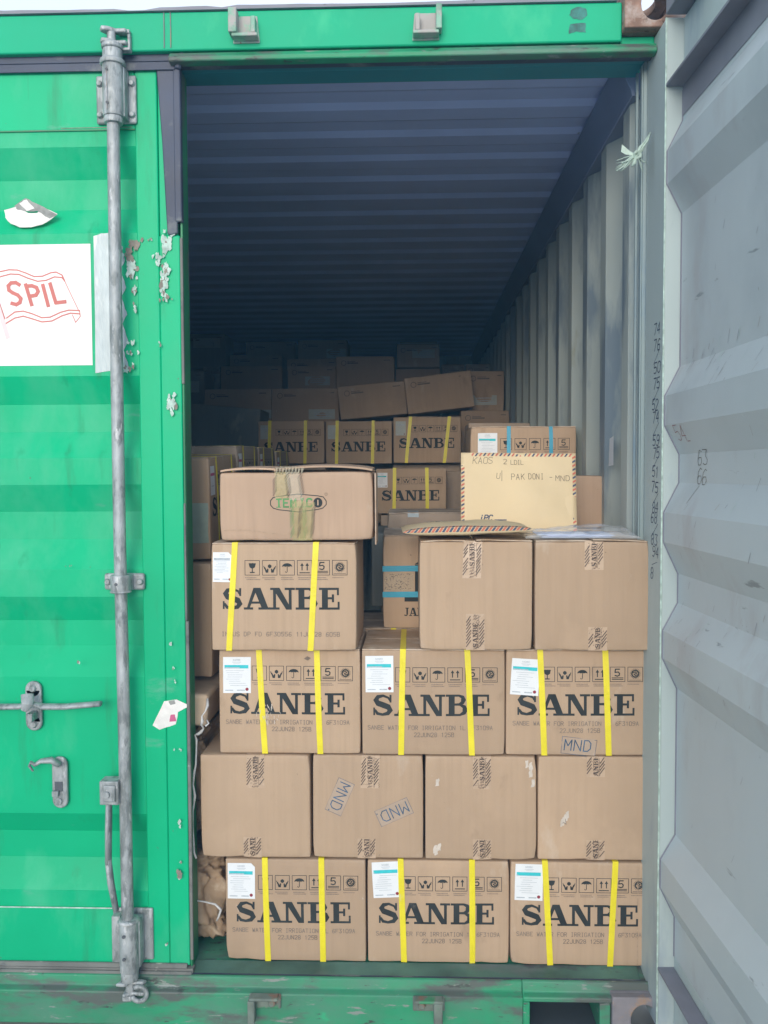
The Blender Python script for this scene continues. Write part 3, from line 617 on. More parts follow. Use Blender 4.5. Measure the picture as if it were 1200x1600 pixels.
for (u, v, w_, h_, mi) in [(208, 420, 10, 26, 0), (212, 455, 6, 14, 0), (204, 395, 8, 14, 1), (214, 385, 14, 10, 1), (264, 385, 12, 16, 0), (238, 378, 12, 3, 1), (258, 448, 10, 22, 0), (250, 408, 7, 12, 0), (262, 425, 8, 24, 0), (212, 482, 5, 14, 0), (208, 537, 12, 5, 0), (206, 553, 14, 4, 0),
                          (196, 576, 12, 8, 0), (268, 634, 9, 18, 0), (262, 470, 14, 5, 1), (194, 400, 5, 18, 0), (209, 575, 5, 8, 1), (193, 510, 3, 20, 0), (252, 540, 3, 6, 1), (104, 887, 28, 1.6, 1), (114, 1039, 6, 4, 1), (248, 1498, 10, 3, 1), (272, 1363, 5, 4, 1), (270, 1385, 8, 7, 1), (266, 1377, 3, 8, 1), (262, 1010, 4, 5, 0), (265, 1050, 6, 2, 0), (267, 1071, 3, 5, 0), (272, 1300, 5, 9, 0), (270, 1180, 9, 3, 0)]:
    for c_ in range(max(3, int(w_*h_/9))):
        uu, vv = u+rn.gauss(0, w_*.33), v+rn.gauss(0, h_*.36); ra = rn.uniform(.5, 1.0)*min(w_, h_)*.42+.6; k = 9
        q = [(uu+ra*math.cos(2*math.pi*i/k)*rn.uniform(.25, 1.2), vv+ra*1.5*math.sin(2*math.pi*i/k)*rn.uniform(.25, 1.3)) for i in range(k)]
        pe.append(([DM(*a) for a in q], mi if rn.random() < .85 else 1-mi))
o = flat('flaked_paint', pe, -.0042, ['peel', 'scrape']); o['kind'] = 'stuff'
flat('torn_sticker', [(jag([DM(*a) for a in [(229, 1143), (248, 1104), (268, 1101), (289, 1110), (284, 1114), (270, 1121), (266, 1141), (240, 1150)]], 7, .0008, 3), 0), (jag([DM(*a) for a in [(258, 1126), (265, 1125), (267, 1136), (256, 1137)]], 8, .0006, 3), 2),
     (jag([DM(*a) for a in [(255, 1104), (265, 1102), (266, 1108), (258, 1110)]], 8, .0006, 3), 1)], -.0042, ['torn', 'torn_grey', 'magenta'], 'small torn white sticker low on the door edge')
for q_ in PJ:
    p = Print(); p.poly(jag(q_, 5, .0015, 3)); o = cpart(p.mesh(lambda u, v, e: (u, -.0302-e, v)), 'paint_patch', 'patch')
# thin scratches across the top panel
b = MB(); b.box(-.30, -.12, -.0045, -.0041, 2.134, 2.1355); lp(b, 'scratch', 'scrape')

# ------------------------------------------------------------------ right door (swung open towards the camera); local x runs from the hinge to the free edge
rd = MB(); rd.box(-.045, .097, 0, .05, -.082, 2.3265); rd.box(1.06, 1.16, 0, .05, -.082, 2.3265)
rd.box(.097, 1.06, .040, .052, 2.160, 2.326); rd.box(.097, 1.06, .040, .052, -.080, .1)
rdo = rd.build('right_door', 'door_stile', cont, .004); rdo.location = (1.1595, 0, .16); rdo.rotation_euler = (0, 0, -(math.pi/2-.041))
rdo['label'] = 'open grey-painted door leaf seen from inside, scribbled with marker numbers'
def rp(mb, name, mats, bevel=0, label=None, **k):
    o = mb.build(name, mats, rdo, bevel, **k)
    if label: o['label'] = label
    return o
pts = [(.040-d*.035, z) for z, d in PR]; pts[0] = (.040, 2.160); pts[-1] = (.040, .1)
b = MB(); b.extr(pts+[(p+.003, q) for p, q in pts[::-1]], 'x', .0975, 1.0595); rp(b, 'corrugated_panel', 'door_in')
b = MB(); b.box(.0975, 1.0595, -.0005, .0395, 2.168, 2.1745); b.box(.0972, 1.0595, .0387, .0396, 2.10, 2.168); rp(b, 'door_flange', 'fin', .001)
b = MB(); b.box(.0975, 1.16, -.002, .052, 2.3305, 2.372); rp(b, 'door_flange', 'fin', .002)
b = MB(); b.box(.0975, 1.0595, -.0005, .0395, .066, .0725); rp(b, 'door_flange', 'fin', .001)
b = MB(); b.box(.0945, .0985, -.0022, .0015, -.080, 2.325); rp(b, 'edge_trim', 'peel', .001)
b = MB(); b.box(-.03, 1.17, .0525, .0545, -.08, 2.33); rp(b, 'outer_skin', 'green')
b = MB()
zz = pts
for (a0, z0), (a1, z1) in zip(pts, pts[1:]): b.tube([(.0985, a0-.0006, z0), (.0985, a1-.0006, z1)], .0022, 6)
rp(b, 'weld_seam', 'fin')
# marker numbers on the stile
p = Print(); rn = random.Random(5)
notes = [('74', 1.605), ('76', 1.566), ('/', 1.540), ('50', 1.512), ('75', 1.476), ('/', 1.450), ('52', 1.424), ('74', 1.394), ('/', 1.366), ('59', 1.338), ('75', 1.306), ('/', 1.285), ('51', 1.262), ('75', 1.224), ('/', 1.196), ('84', 1.175), ('68', 1.150), ('/', 1.122), ('83', 1.096), ('94', 1.066), ('-', 1.040), ('8', 1.012)]
for i, (t_, z) in enumerate(notes):
    s0 = rn.uniform(.016, .030)
    if t_ in '/-': q = text(t_, 0, 0, .030, .055, .0027, 0); q = q.xf(lambda a, c: (.020+a, z-.004+c*.55+ (a*.25)))
    else: q = text(t_, s0, z, .026, .019,   .0027 if z > 1.2 else .0023, 0, adv=.026, jit=.0015, seed=i, slant=.15)
    p.merge(q)
mk = p.mesh(lambda u, v, e: (u, -e, v), base=.0004); rp(mk, 'marker_numbers', 'pen', label='column of handwritten navy marker numbers')
p = Print()
for i, (t_, s0, off_, z) in enumerate([('54', .14, 0, 1.345), ('-', .19, 0, 1.325), ('63', .215, 0, 1.290), ('66', .215, 0, 1.245), ('/', .21, 0, 1.205)]):
    p.merge(text(t_, s0, z, .034, .024, .0016, 0 if i < 2 else 1, adv=.032, jit=.002, seed=i+20, slant=.1))
mk = p.mesh(lambda u, v, e: (u, .0355-e, v), base=.0); 
def doff(z):
    for (a0, z0), (a1, z1) in zip(pts, pts[1:]):
        if z1 <= z <= z0: return a0+(a1-a0)*((z0-z)/(z0-z1)) if z0 != z1 else a0
    return .04
mk = MB()
for k, (q, mi) in enumerate(p.p): mk.add([(u, doff(v)-.0006-k*2e-6, v) for u, v in q], [tuple(range(len(q)))], mi)
rp(mk, 'marker_scribble', ['pen_red', 'pen_grey'])
# scratches and rub marks on the open door
rn = random.Random(8); p = Print()
for k in range(190):
    s0 = rn.uniform(.12, .9); z = rn.choice([rn.uniform(1.45, 1.55), rn.uniform(.80, 1.20), rn.uniform(.2, 2.1)]); L_ = rn.uniform(.008, .035); a = rn.uniform(.7, 1.2)
    p.seg((s0, z), (s0+L_*math.cos(a)*.6, z+L_*math.sin(a)), rn.uniform(.0006, .0015), rn.choice([0, 0, 1, 2]))
mk = MB()
for k, (q, mi) in enumerate(p.p): mk.add([(u, doff(v)-.0007-k*2e-6, v) for u, v in q], [tuple(range(len(q)))], mi)
o = rp(mk, 'scratches', ['fin', 'peel', 'scuff_grey']); o['kind'] = 'stuff'

# ------------------------------------------------------------------ cartons
BW, BD, BH = .366, .2835, .2705
def dfm(W, D, H, seed, A=.0022, amp=.0016):
    o3 = Vector((seed*3.7, seed*1.3, seed*7.1)); rc = random.Random(seed*17+5)
    crush = [(sx*W/2, sy*D, sz*H, rc.uniform(0, 1)**2*.005) for sx in (-1, 1) for sy in (0, 1) for sz in (0, 1)]
    crush += [(rc.uniform(-.4, .4)*W, 0, rc.choice((0, H)), rc.uniform(.001, .0035)) for _ in range(2)]
    def f(p):
        u, v, d = min(max(p[0]/W+.5, 0), 1), min(max(p[2]/H, 0), 1), min(max(p[1]/D, 0), 1)
        su, sv, sd_ = math.sin(math.pi*u), math.sin(math.pi*v), math.sin(math.pi*d)
        x, y, z = p
        y += -A*su*sv*(1-d)+A*su*sv*d; x += A*sd_*sv*(2*u-1)
        n = noise.noise_vector(Vector(p)*5+o3)*amp; n2 = noise.noise_vector(Vector(p)*14+o3)*amp*.35
        for cx_, cy_, cz_, a_ in crush:
            dd = math.sqrt((p[0]-cx_)**2+(p[1]-cy_)**2+(p[2]-cz_)**2)
            if dd < .045:
                k_ = a_*(1-dd/.045)**1.5; x -= k_*(cx_ > .1)-k_*(cx_ < -.1); y += k_*(cy_ == 0)-k_*(cy_ > 0); z += (k_*.6 if cz_ == 0 else -k_*.6)
        return (x+n.x*.5, y+n.y+n2.y, z+n.z*.3*(v > .05))
    return f
def body_mesh(W, D, H, f, r=.0045, n=9):
    def ticks(a, c):
        return [a, a+r*.3, a+r]+[a+r+(c-a-2*r)*k/n for k in range(1, n)]+[c-r, c-r*.3, c]
    X, Y, Z = ticks(-W/2, W/2), ticks(0, D), ticks(0, H)
    b = MB(); idx = {}
    def vid(x, y, z):
        k = (round(x, 6), round(y, 6), round(z, 6))
        if k not in idx:
            inn = Vector((min(max(x, -W/2+r), W/2-r), min(max(y, r), D-r), min(max(z, r), H-r))); d = Vector((x, y, z))-inn
            p = inn+d.normalized()*r if d.length > 1e-9 else inn
            idx[k] = len(b.v); b.v.append(f(tuple(p)))
        return idx[k]
    def face(A_, B_, fn, flip):
        for a0, a1 in zip(A_, A_[1:]):
            for c0, c1 in zip(B_, B_[1:]):
                q = [vid(*fn(a0, c0)), vid(*fn(a1, c0)), vid(*fn(a1, c1)), vid(*fn(a0, c1))]
                b.f.append(tuple(q[::-1] if flip else q)); b.m.append(0)
    face(X, Z, lambda a, c: (a, 0, c), False); face(X, Z, lambda a, c: (a, D, c), True)
    face(Y, Z, lambda a, c: (-W/2, a, c), True); face(Y, Z, lambda a, c: (W/2, a, c), False)
    face(X, Y, lambda a, c: (a, c, 0), True); face(X, Y, lambda a, c: (a, c, H), False)
    return b
def wrap_strip(path, dirv, wd, f, off, n=10, wob=0):
    """ribbon along path (list of 3-D points just on the carton surface), width along dirv."""
    P = []
    for a, c in zip(path, path[1:]):
        for k in range(n): P.append(tuple(a[i]+(c[i]-a[i])*k/n for i in range(3)))
    P.append(path[-1]); h = [d*wd/2 for d in dirv]
    A_ = [f((q[0]-h[0], q[1]-h[1], q[2]-h[2])) for q in P]; B_ = [f((q[0]+h[0], q[1]+h[1], q[2]+h[2])) for q in P]
    return A_, B_
def add_strap(root, W, D, H, f, u0, u1, matn='yellow', wd=.0150, name='strap', horiz=None):
    e = .0010; x0, x1 = -W/2+u0, -W/2+u1
    if horiz is None: path = [(x1, -e, -.0004), (x0, -e, H+.0034), (x0, D+e, H+.0034), (x1, D+e, -.0004)]; dv = (1, 0, 0)
    else: path = [(-W/2-e, D+e, horiz), (-W/2-e, -e, horiz), (W/2+e, -e, horiz+.004), (W/2+e, D+e, horiz)]; dv = (0, 0, 1)
    A_, B_ = wrap_strip(path, dv, wd, f, e); b = MB(); b.strip(B_, A_)
    o = b.build(name, matn, root)
    so = o.modifiers.new('s', 'SOLIDIFY'); so.thickness = .0011; so.offset = 0
    return o
def face_map(W, H, f, D=0):
    return lambda u, v, e: (lambda q: (q[0], q[1]-e, q[2]))(f((-W/2+u, 0, v)))
def add_label(root, W, H, f, u, v, rot=0, band=1, dog=False, w_=.072, h_=.094, old=False, parts=('label_sticker',)):
    """paper label, lower-left (u,v)."""
    p = Print()
    c = .010
    # grid of small quads so the paper follows the bulge
    n = 4
    for i in range(n):
        for j in range(n):
            a0, a1, c0, c1 = w_*i/n, w_*(i+1)/n, h_*j/n, h_*(j+1)/n
            if dog and i == n-1 and j == n-1: p.poly([(a0, c0), (a1, c0), (a1, c1-c), (a1-c, c1), (a0, c1)], 0)
            else: p.poly([(a0, c0), (a1, c0), (a1, c1), (a0, c1)], 0)
    nb = len(p.p)
    q = Print(); s_ = w_/.072
    q.rect(.004*s_, h_-.030*s_, w_-.006, h_-.021*s_, band); q.rect(.005*s_, h_-.0298*s_, w_*.6, h_-.027*s_, 2)
    q.merge(slab('SANBE', w_*.36, h_-.010*s_, .0045*s_, .8, 2)); q.rect(w_*.34, h_-.014*s_, w_*.66, h_-.013*s_, 2); q.rect(w_*.38, h_-.017*s_, w_*.62, h_-.0163*s_, 2)
    rn = random.Random(int(u*1000)+7)
    for k in range(8):
        z = h_-(.036+.0055*k)*s_; a = rn.uniform(.004, .02)*s_; q.rect(a, z, w_*rn.uniform(.5, .9), z+.0009, 2)
    q.rect(.005*s_, .006, w_*.36, .0085, 2); q.rect(w_*.5, .006, w_*.78, .0088, 2); q.disc((w_-.010*s_, .010*s_), .0042*s_, 3)
    cr, sr = math.cos(rot), math.sin(rot); xf = lambda a, c_: (u+a*cr-c_*sr, v+a*sr+c_*cr)
    mb = MB(); mp = face_map(W, H, f)
    for pts_, mi in p.xf(xf).p: mb.add([mp(a, c_, .0009) for a, c_ in pts_], [tuple(range(len(pts_)))], mi)
    q.xf(xf).mesh(mp, mb, .00125, .000004)
    return mb.build('label_sticker', ['paper_old' if old else 'paper', 'cyan' if band == 1 else 'magenta', 'grey_print', 'red_dot'], root)
PRINT_SPEC = {}
def add_sanbe_print(root, W, H, f, du=0, dv=0, line=0, lot=(0, 0), inkm='ink'):
    q = Print(); q.merge(slab('SANBE', .027+du, H-.167+dv, .0555, 1.012, 0))
    mp = face_map(W, H, f); q.mesh(mp).build('printed_logo', inkm, root)
    q = Print()
    for k in range(6): q.merge(icon(k, .086+.0445*k+du, H-.080+dv, .0385))
    rn = random.Random(1)
    for k in range(6):
        for j in range(2 if k < 5 else 1):
            x = .088+.0445*k+du+rn.uniform(-.002, .004); e = x+.034-rn.uniform(0, .008); z = H-.0868-.0045*j+dv
            while x < e: l_ = rn.uniform(.0012, .0030); q.rect(x, z, x+l_, z+.0019, 1); x += l_+.0009
    q.mesh(mp).build('handling_icons', [inkm, 'ink_lite'], root)
    q = Print()
    if line == 0:
        q.merge(text('SANBE WATER FOR IRRIGATION 1L 6F3109A', .018+du+lot[0], H-.193+lot[1], .0105, .0062, .0014, 0, adv=.0087))
        q.merge(text('22JUN28 125B', .137+du+lot[0], H-.211+lot[1], .0105, .0062, .0014, 0, adv=.0087))
    else: q.merge(text('INFUS DP FD 6F30556 11JUN28 605B', .026+du, H-.235, .0105, .0066, .0014, 0, adv=.0095))
    q.mesh(mp).build('lot_print', 'ink_lite', root)
def add_tape(root, W, D, H, f, cu, top, ln, slant=0, matn='tape', inkm='ink_brown', word=True, wd=.047, dens=.0088, seed=0, name='packing_tape', off=.0005):
    """tape down (top=True) from the top edge or up from the bottom edge of the front face; continues over the top."""
    z1 = H if top else 0; z0 = H-ln if top else ln; s = -W/2+cu
    b = MB(); rn = random.Random(seed+3); n = 10; nc = 4; cols = []
    for c_ in range(nc+1):
        dx = -wd/2+wd*c_/nc; col = []
        for k in range(n+1):
            z = z0+(z1-z0)*k/n; x = s+slant*(z-z1)
            col.append(tuple(Vector(f((x+dx, 0, z)))+Vector((0, -off-(.0004 if matn != 'tape' and (k+c_) % 3 == 0 else 0), 0))))
        if top:
            for y in (.0, .03, .06, .1, D*.5): col.append(tuple(Vector(f((s+dx, y, H)))+Vector((0, -off*(y == 0), off+.0025*(y > .01)))))
        cols.append(col)
    for c0, c1 in zip(cols, cols[1:]): b.strip(c0, c1) if top else b.strip(c1, c0)
    q = Print(); lo, hi = min(z0, z1), max(z0, z1)
    z = lo+.001
    while z < hi-.003:
        t = (z-z1)*slant
        for c in (-.0165, .0165):
            if rn.random() < .93: q.seg((cu+t+c-.0058, z-.001), (cu+t+c+.0058+rn.uniform(-.002, .0), z+.0145), .0022 if matn == 'tape' else .0011, 1)
        z += dens
    if word:
        wl = slab('SANBE', 0, 0, .0125, .95, 1); 
        zc = (lo+.006) if not top else (hi-.062)
        q.merge(wl.xf(lambda a, c: (cu+(zc-z1)*slant+.0062-c, zc+a)))
        z = lo+.002
        while z < hi-.004:
            if not (zc-.003 < z < zc+.068): q.seg((cu-.006+(z-z1)*slant, z), (cu+.004+(z-z1)*slant, z+.002), .0009, 1); q.seg((cu-.004+(z-z1)*slant, z+.003), (cu+.006+(z-z1)*slant, z+.0042), .0009, 1)
            z += .0075
        q.seg((cu+.0085, lo+.004), (cu+.0085, hi-.004), .0008, 1)
        for _ in range(int((hi-lo)*700)): c_ = (cu+rn.gauss(0, .009), rn.uniform(lo+.002, hi-.003)); q.seg(c_, (c_[0]+.002, c_[1]+rn.uniform(.001, .003)), .0010, 1)
    q.p = [(p_, m_) for p_, m_ in q.p if all(lo <= a[1] <= hi+.0005 for a in p_)]
    q.mesh(face_map(W, H, f), b, off+.0006)
    return b.build(name, [matn, inkm], root)
def add_flaps(root, W, D, H, f, matn, axis='x', gap=.003, lift=0):
    """two outer top flaps meeting in the middle, seam along the given axis."""
    for k in (0, 1):
        b = MB(); t = .0026
        if axis == 'x': x0, x1, y0, y1 = -W/2+.001, W/2-.001, (.0006 if k == 0 else D/2+gap/2), (D/2-gap/2 if k == 0 else D-.0006)
        else: x0, x1, y0, y1 = (-W/2+.0006 if k == 0 else gap/2), (-gap/2 if k == 0 else W/2-.0006), .001, D-.001
        nx, ny = 8, 4; V = []
        for tt in (0, t):
            for j in range(ny+1):
                for i in range(nx+1):
                    x, y = x0+(x1-x0)*i/nx, y0+(y1-y0)*j/ny; q = f((x, y, H)); fr = (j/ny if k == 0 else 1-j/ny) if axis == 'x' else (i/nx if k == 0 else 1-i/nx)
                    V.append((q[0], q[1], q[2]+tt+.0002+lift*fr*abs(math.sin(3*x/W+k))))
        m_ = (nx+1)*(ny+1); F = []
        for j in range(ny):
            for i in range(nx):
                a = j*(nx+1)+i; F += [(a, a+nx+1, a+nx+2, a+1), (m_+a, m_+a+1, m_+a+nx+2, m_+a+nx+1)]
        for i in range(nx): a, c = i, ny*(nx+1)+i; F += [(a, a+1, m_+a+1, m_+a), (c+1, c, m_+c, m_+c+1)]
        for j in range(ny): a, c = j*(nx+1), j*(nx+1)+nx; F += [(a+nx+1, a, m_+a, m_+a+nx+1), (c, c+nx+1, m_+c+nx+1, m_+c)]
        b.add(V, F); b.build('top_flap', matn, root)
def carton(label, W, D, H, loc, rz=0, rx=0, ry=0, matn='kraft', seed=1, group=None, cat='cardboard box', name='carton', A=.0026, amp=.0020, r=.0045, n=16):
    """loc = left-front-bottom corner."""
    R_ = Matrix.Rotation(rz, 4, 'Z') @ Matrix.Rotation(ry, 4, 'Y') @ Matrix.Rotation(rx, 4, 'X')
    c = Vector(loc)+R_ @ Vector((W/2, 0, 0))
    t = thing(name, label, cat, c, R_.to_euler(), group)
    f = dfm(W, D, H, seed, A, amp)
    o = body_mesh(W, D, H, f, r, n).build('box_body', matn, t, smooth=True)
    return t, f

GS = 'strapped printed cartons in the front wall'; GP = 'plain tape-sealed cartons in the front wall'
# strapped, printed cartons of the front wall: x, y, z, label place, straps (top, bottom offsets), text shift
fr = [
 ('bottom-row printed carton at the left, beside the brown paper sack', .081, .030, .001, (.006, .166, .0, True), (.104, .110), (.252, .254), (0, 0), 0),
 ('middle printed carton of the bottom row, tilted white label', .4525, .032, .001, (.016, .170, .06, False), (.086, .094), (.270, .272), (.004, -.006), 0),
 ('bottom-row printed carton at the right, next to the open door', .8215, .028, .001, (.010, .172, -.02, False), (.088, .102), (.268, .256), (-.002, 0), 0),
 ('printed carton standing second row from top left, straight white label beside a grey scuff', .070, .033, .5495, (.011, .158, .0, False), (.104, .118), (.254, .262), (0, 0), 0),
 ('strapped printed carton of the upper full row under the gap between taped and printed cartons', .4405, .030, .5495, (.010, .162, .01, False), (.106, .100), (.270, .282), (-.003, -.012), 0),
 ('printed carton with a single MND stamp below its date line, by the open door', .8095, .034, .5495, (.010, .158, -.06, False), (.087, .098), (.252, .262), (0, 0), 0),
]
for i, (lab, x, y, z, lb, s1, s2, lot, ln) in enumerate(fr):
    t, f = carton(lab, BW, BD, BH, (x, y, z), seed=i+1, group=GS)
    add_sanbe_print(t, BW, BH, f, 0, (0, 0, .002, 0, -.002, 0)[i], ln, lot)
    add_label(t, BW, BH, f, lb[0], lb[1], lb[2], 1, lb[3])
    add_strap(t, BW, BD, BH, f, s1[0], s1[1]); add_strap(t, BW, BD, BH, f, s2[0], s2[1])
    if i == 3:
        p = Print(); rn = random.Random(2)
        for k in range(26): c = (.125+rn.gauss(0, .012), .096+rn.gauss(0, .012)); p.seg(c, (c[0]+rn.uniform(-.004, .004), c[1]+rn.uniform(.003, .012)), rn.uniform(.0006, .002), 0)
        for k in range(5): c = (.222+k*.002, .248-.001*k); p.seg(c, (c[0]+.008, c[1]+.006), .0015, 1)
        o = p.mesh(face_map(BW, BH, f), base=.0016).build('scuff_mark', ['scuff', 'ink_lite'], t)
    if i == 2:
        p = Print(); p.rect(.325, .002, .327, .26); p.mesh(face_map(BW, BH, f)).build('crease', 'kraft_edge', t)
    if i in (4, 3, 5): add_flaps(t, BW, BD, BH, f, 'kraft', 'x')
    if i == 5:
        p = Print(); s_ = text('MND', 0, 0, .028, .017, .0028, 0, adv=.0245, slant=.12); u0, v0 = .148, .014
        bx = Print(); bx.grid(-.006, -.010, .080, .033, 1)
        bx.line([(-.008, -.008), (.078, -.014), (.084, .030), (-.004, .036), (-.008, -.008)], .001, 0)
        bx.merge(s_); bx.xf(lambda a, c: (u0+a, v0+c-a*.06)).mesh(face_map(BW, BH, f), base=.0006, step=.000006).build('ink_stamp', ['ink_blue', 'ink_pale'], t)

PW, PD, PH = .2850, .3650, .2690
pl_ = [
 ('leftmost plain carton of the taped row, sack string hanging at its side', .0200, .026, .2775, .144, .085, .055, 0.0, 'a'),
 ('plain carton marked with two slanted blue MND stamps', .3120, .030, .2775, .147, .085, .052, .03, 'b'),
 ('plain carton with pale scuffs on its right edge, between stamped carton and right-hand one', .6025, .028, .2775, .146, .084, .054, 0, 'c'),
 ('plain carton with a small torn patch in its middle, by the open door', .8920, .031, .2775, .147, .052, .054, 0, 'd'),
 ('plain taped carton under the striped flat envelope, top layer', .5895, .004, .8270, .134, .092, .092, .04, 'e'),
 ('plain taped carton under the plastic bag, touching the open door', .8790, .004, .8265, .146, .070, .060, .0, 'f'),
]
for i, (lab, x, y, z, cu, tl, bl, sl, k) in enumerate(pl_):
    t, f = carton(lab, PW if i < 4 else PW-.002, PD, PH if i < 4 else .2735, (x, y, z), seed=20+i, group=GP, rz=(0, 0, 0, 0, .004, -.004)[i])
    W_, H_ = (PW if i < 4 else PW-.002), (PH if i < 4 else .2735)
    add_tape(t, W_, PD, H_, f, cu+(.003 if i == 1 else 0), True, tl, sl, seed=i, word=True)
    add_tape(t, W_, PD, H_, f, cu+(.0 if i not in (0, 1, 4, 5) else (-.010, -.008, .006, .010)[(0, 1, 4, 5).index(i)]), False, bl, 0, seed=i+9, word=True, name='packing_tape')
    if i > 3: add_flaps(t, W_, PD, H_, f, 'kraft', 'y', lift=.004)
    if i == 1:
        for (u0, v0, rot, w2) in ((.072, .200, -1.98, .0), (.238, .150, -2.72, .0)):
            q = Print(); q.grid(-.008, -.008, .082, .036, 1); q.line([(-.008, -.008), (.082, -.008), (.082, .036), (-.008, .036), (-.008, -.008)], .0009, 0)
            q.merge(text('MND', 0, 0, .028, .018, .0026, 0, adv=.0265)); q.disc((.079, .001), .0018, 0, 8)
            cr, sr = math.cos(rot), math.sin(rot)
            q.xf(lambda a, c: (u0+a*cr-c*sr, v0+a*sr+c*cr)).mesh(face_map(W_, H_, f), base=.0006, step=.000006).build('ink_stamp', ['ink_blue', 'ink_pale'], t)
    if i in (2, 3):
        p = Print(); rn = random.Random(i)
        cs = [(.272, .245), (.270, .225), (.275, .200), (.262, .250), (.030, .200), (.028, .02), (.035, .03), (.025, .025)] if i == 2 else [(.066, .104), (.070, .110), (.062, .098), (.074, .118)]
        for c in cs: p.poly(jag([(c[0]-.005, c[1]-.010), (c[0]+.005, c[1]-.007), (c[0]+.005, c[1]+.012), (c[0]-.003, c[1]+.008)], rn.randint(0, 99), .002, 3), 0)
        if i == 3: p.line([(.056, .092), (.066, .099), (.072, .094), (.070, .108)], .0014, 1)
        p.mesh(face_map(W_, H_, f)).build('scuff_mark', ['scuff', 'ink_lite'], t)

# upper-left printed carton, slightly askew, with the white and purple label
t, f = carton('top-layer printed carton with a white and purple label, under the opened low carton', .370, .2835, .2720, (.0600, .004, .8245), rz=-.004, seed=31, group=GS)
add_sanbe_print(t, .370, .2720, f, 0, 0, 1); add_label(t, .370, .272, f, .004, .175, -.01, 2, True, .050, .076)
add_strap(t, .370, .2835, .272, f, .062, .044); add_strap(t, .370, .2835, .272, f, .268, .252)
add_flaps(t, .370, .2835, .272, f, 'kraft', 'x')
# opened low carton with crinkled tape
W_, D_, H_ = .388, .30, .172
t, f = carton('low crumpled carton with an oval green logo and crinkled striped tape, lid bowed open', W_, D_, H_, (.086, -.006, 1.1045), rz=.008, ry=-.004, matn='kraft_pink', seed=33, A=.003, amp=.004, r=.007)
b = MB()
# bowed lid flaps with a dark slit under them
for k in (0, 1):
    x0, x1 = (-W_/2+.004, -.03) if k == 0 else (-.055, W_/2-.002)
    n = 14; A_ = []; B_ = []; C2 = []; D2 = []
    for i in range(n+1):
        tt = i/n; x = x0+(x1-x0)*tt; lift = .0015+(.010 if k else .006)*math.sin(math.pi*tt)**.7
        A_.append((x, -.001, H_+lift)); B_.append((x, D_*.5, H_+lift+.006)); C2.append((x, -.001, H_+lift+.0045)); D2.append((x, D_*.5, H_+lift+.0105))
    b = MB(); b.strip(A_, B_); b.strip(D2, C2); b.strip(C2, A_); b.strip(B_, D2)
    b.add([A_[0], B_[0], D2[0], C2[0]], [(0, 1, 2, 3)]); b.add([A_[-1], C2[-1], D2[-1], B_[-1]], [(0, 1, 2, 3)]); o = b.build('top_flap', 'kraft_pink', t)
b = MB(); b.box(-W_/2+.004, W_/2-.004, D_*.5+.002, D_-.002, H_+.001, H_+.006); b.build('top_flap', 'kraft_pink', t, .001)
b = MB(); b.box(W_/2+.0035, W_/2+.007, .0, .13, -.012, H_-.004); b.build('side_flap', 'kraft_pink', t, .001)
b = MB(); b.strip([f((-W_/2+.01+i*.03, -.0012, .026-.001*i+.004*math.sin(i))) for i in range(8)], [f((-W_/2+.01+i*.03, -.0012, .0245-.001*i+.004*math.sin(i))) for i in range(8)]); b.build('crease', 'kraft_edge', t)
mp = face_map(W_, H_, f)
q = Print(); cx, cz = .200, .095
ov = [(cx-.070, cz)]
ov = [(cx-.071, cz+.006), (cx-.064, cz+.014), (cx-.050, cz+.017), (cx, cz+.022), (cx+.050, cz+.017), (cx+.064, cz+.014), (cx+.071, cz+.004), (cx+.071, cz-.005), (cx+.062, cz-.014), (cx+.05, cz-.017), (cx, cz-.023), (cx-.050, cz-.017), (cx-.064, cz-.013), (cx-.071, cz-.005), (cx-.071, cz+.006)]
q.line(ov, .0022, 0)
for j, ch in enumerate('TEMIC'):
    q.merge(text(ch, cx-.056+j*.0185+(.004 if j > 2 else 0), cz-.010, .020, .0125, .0042, 1)); q.rect(cx-.057+j*.0185, cz-.0115, cx-.045+j*.0185, cz-.0095, 1)
q.disc((cx+.050, cz), .0115, 0, 16, .0125); q.rect(cx+.0485, cz-.007, cx+.0515, cz+.007, 2); q.ring((cx+.071, cz+.021), .0032, .0008, 0, 12)
q.mesh(mp).build('printed_logo', ['ink', 'ink_green', 'kraft_pink'], t)
add_tape(t, W_, D_, H_, f, .158, True, .066, 0, 'tape_yellow', 'ink_brown', False, .034, .0074, 41, off=.0014)
add_tape(t, W_, D_, H_, f, .186, True, .070, -.15, 'tape_clear', 'ink', False, .034, .0068, 42, off=.0020)
add_tape(t, W_, D_, H_, f, .200, False, .100, 0, 'tape_yellow', 'ink_green', False, .034, .0066, 43, off=.0013)
add_tape(t, W_, D_, H_, f, .216, False, .096, .1, 'tape_yellow', 'ink_brown', False, .034, .0070, 44, off=.0021)
b = MB(); rn = random.Random(6); ring = []
for k in range(9):
    a = .145+k*.008; b.tube([(-W_/2+a, -.002-rn.uniform(0, .002), H_-.004), (-W_/2+a+.002, -.004-rn.uniform(0, .003), H_+rn.uniform(.006, .012)), (-W_/2+a+.006, .02, H_+rn.uniform(.010, .016))], [.002, .004, .003], 6)
b.build('crinkled_tape_end', 'tape_clear', t, smooth=True)

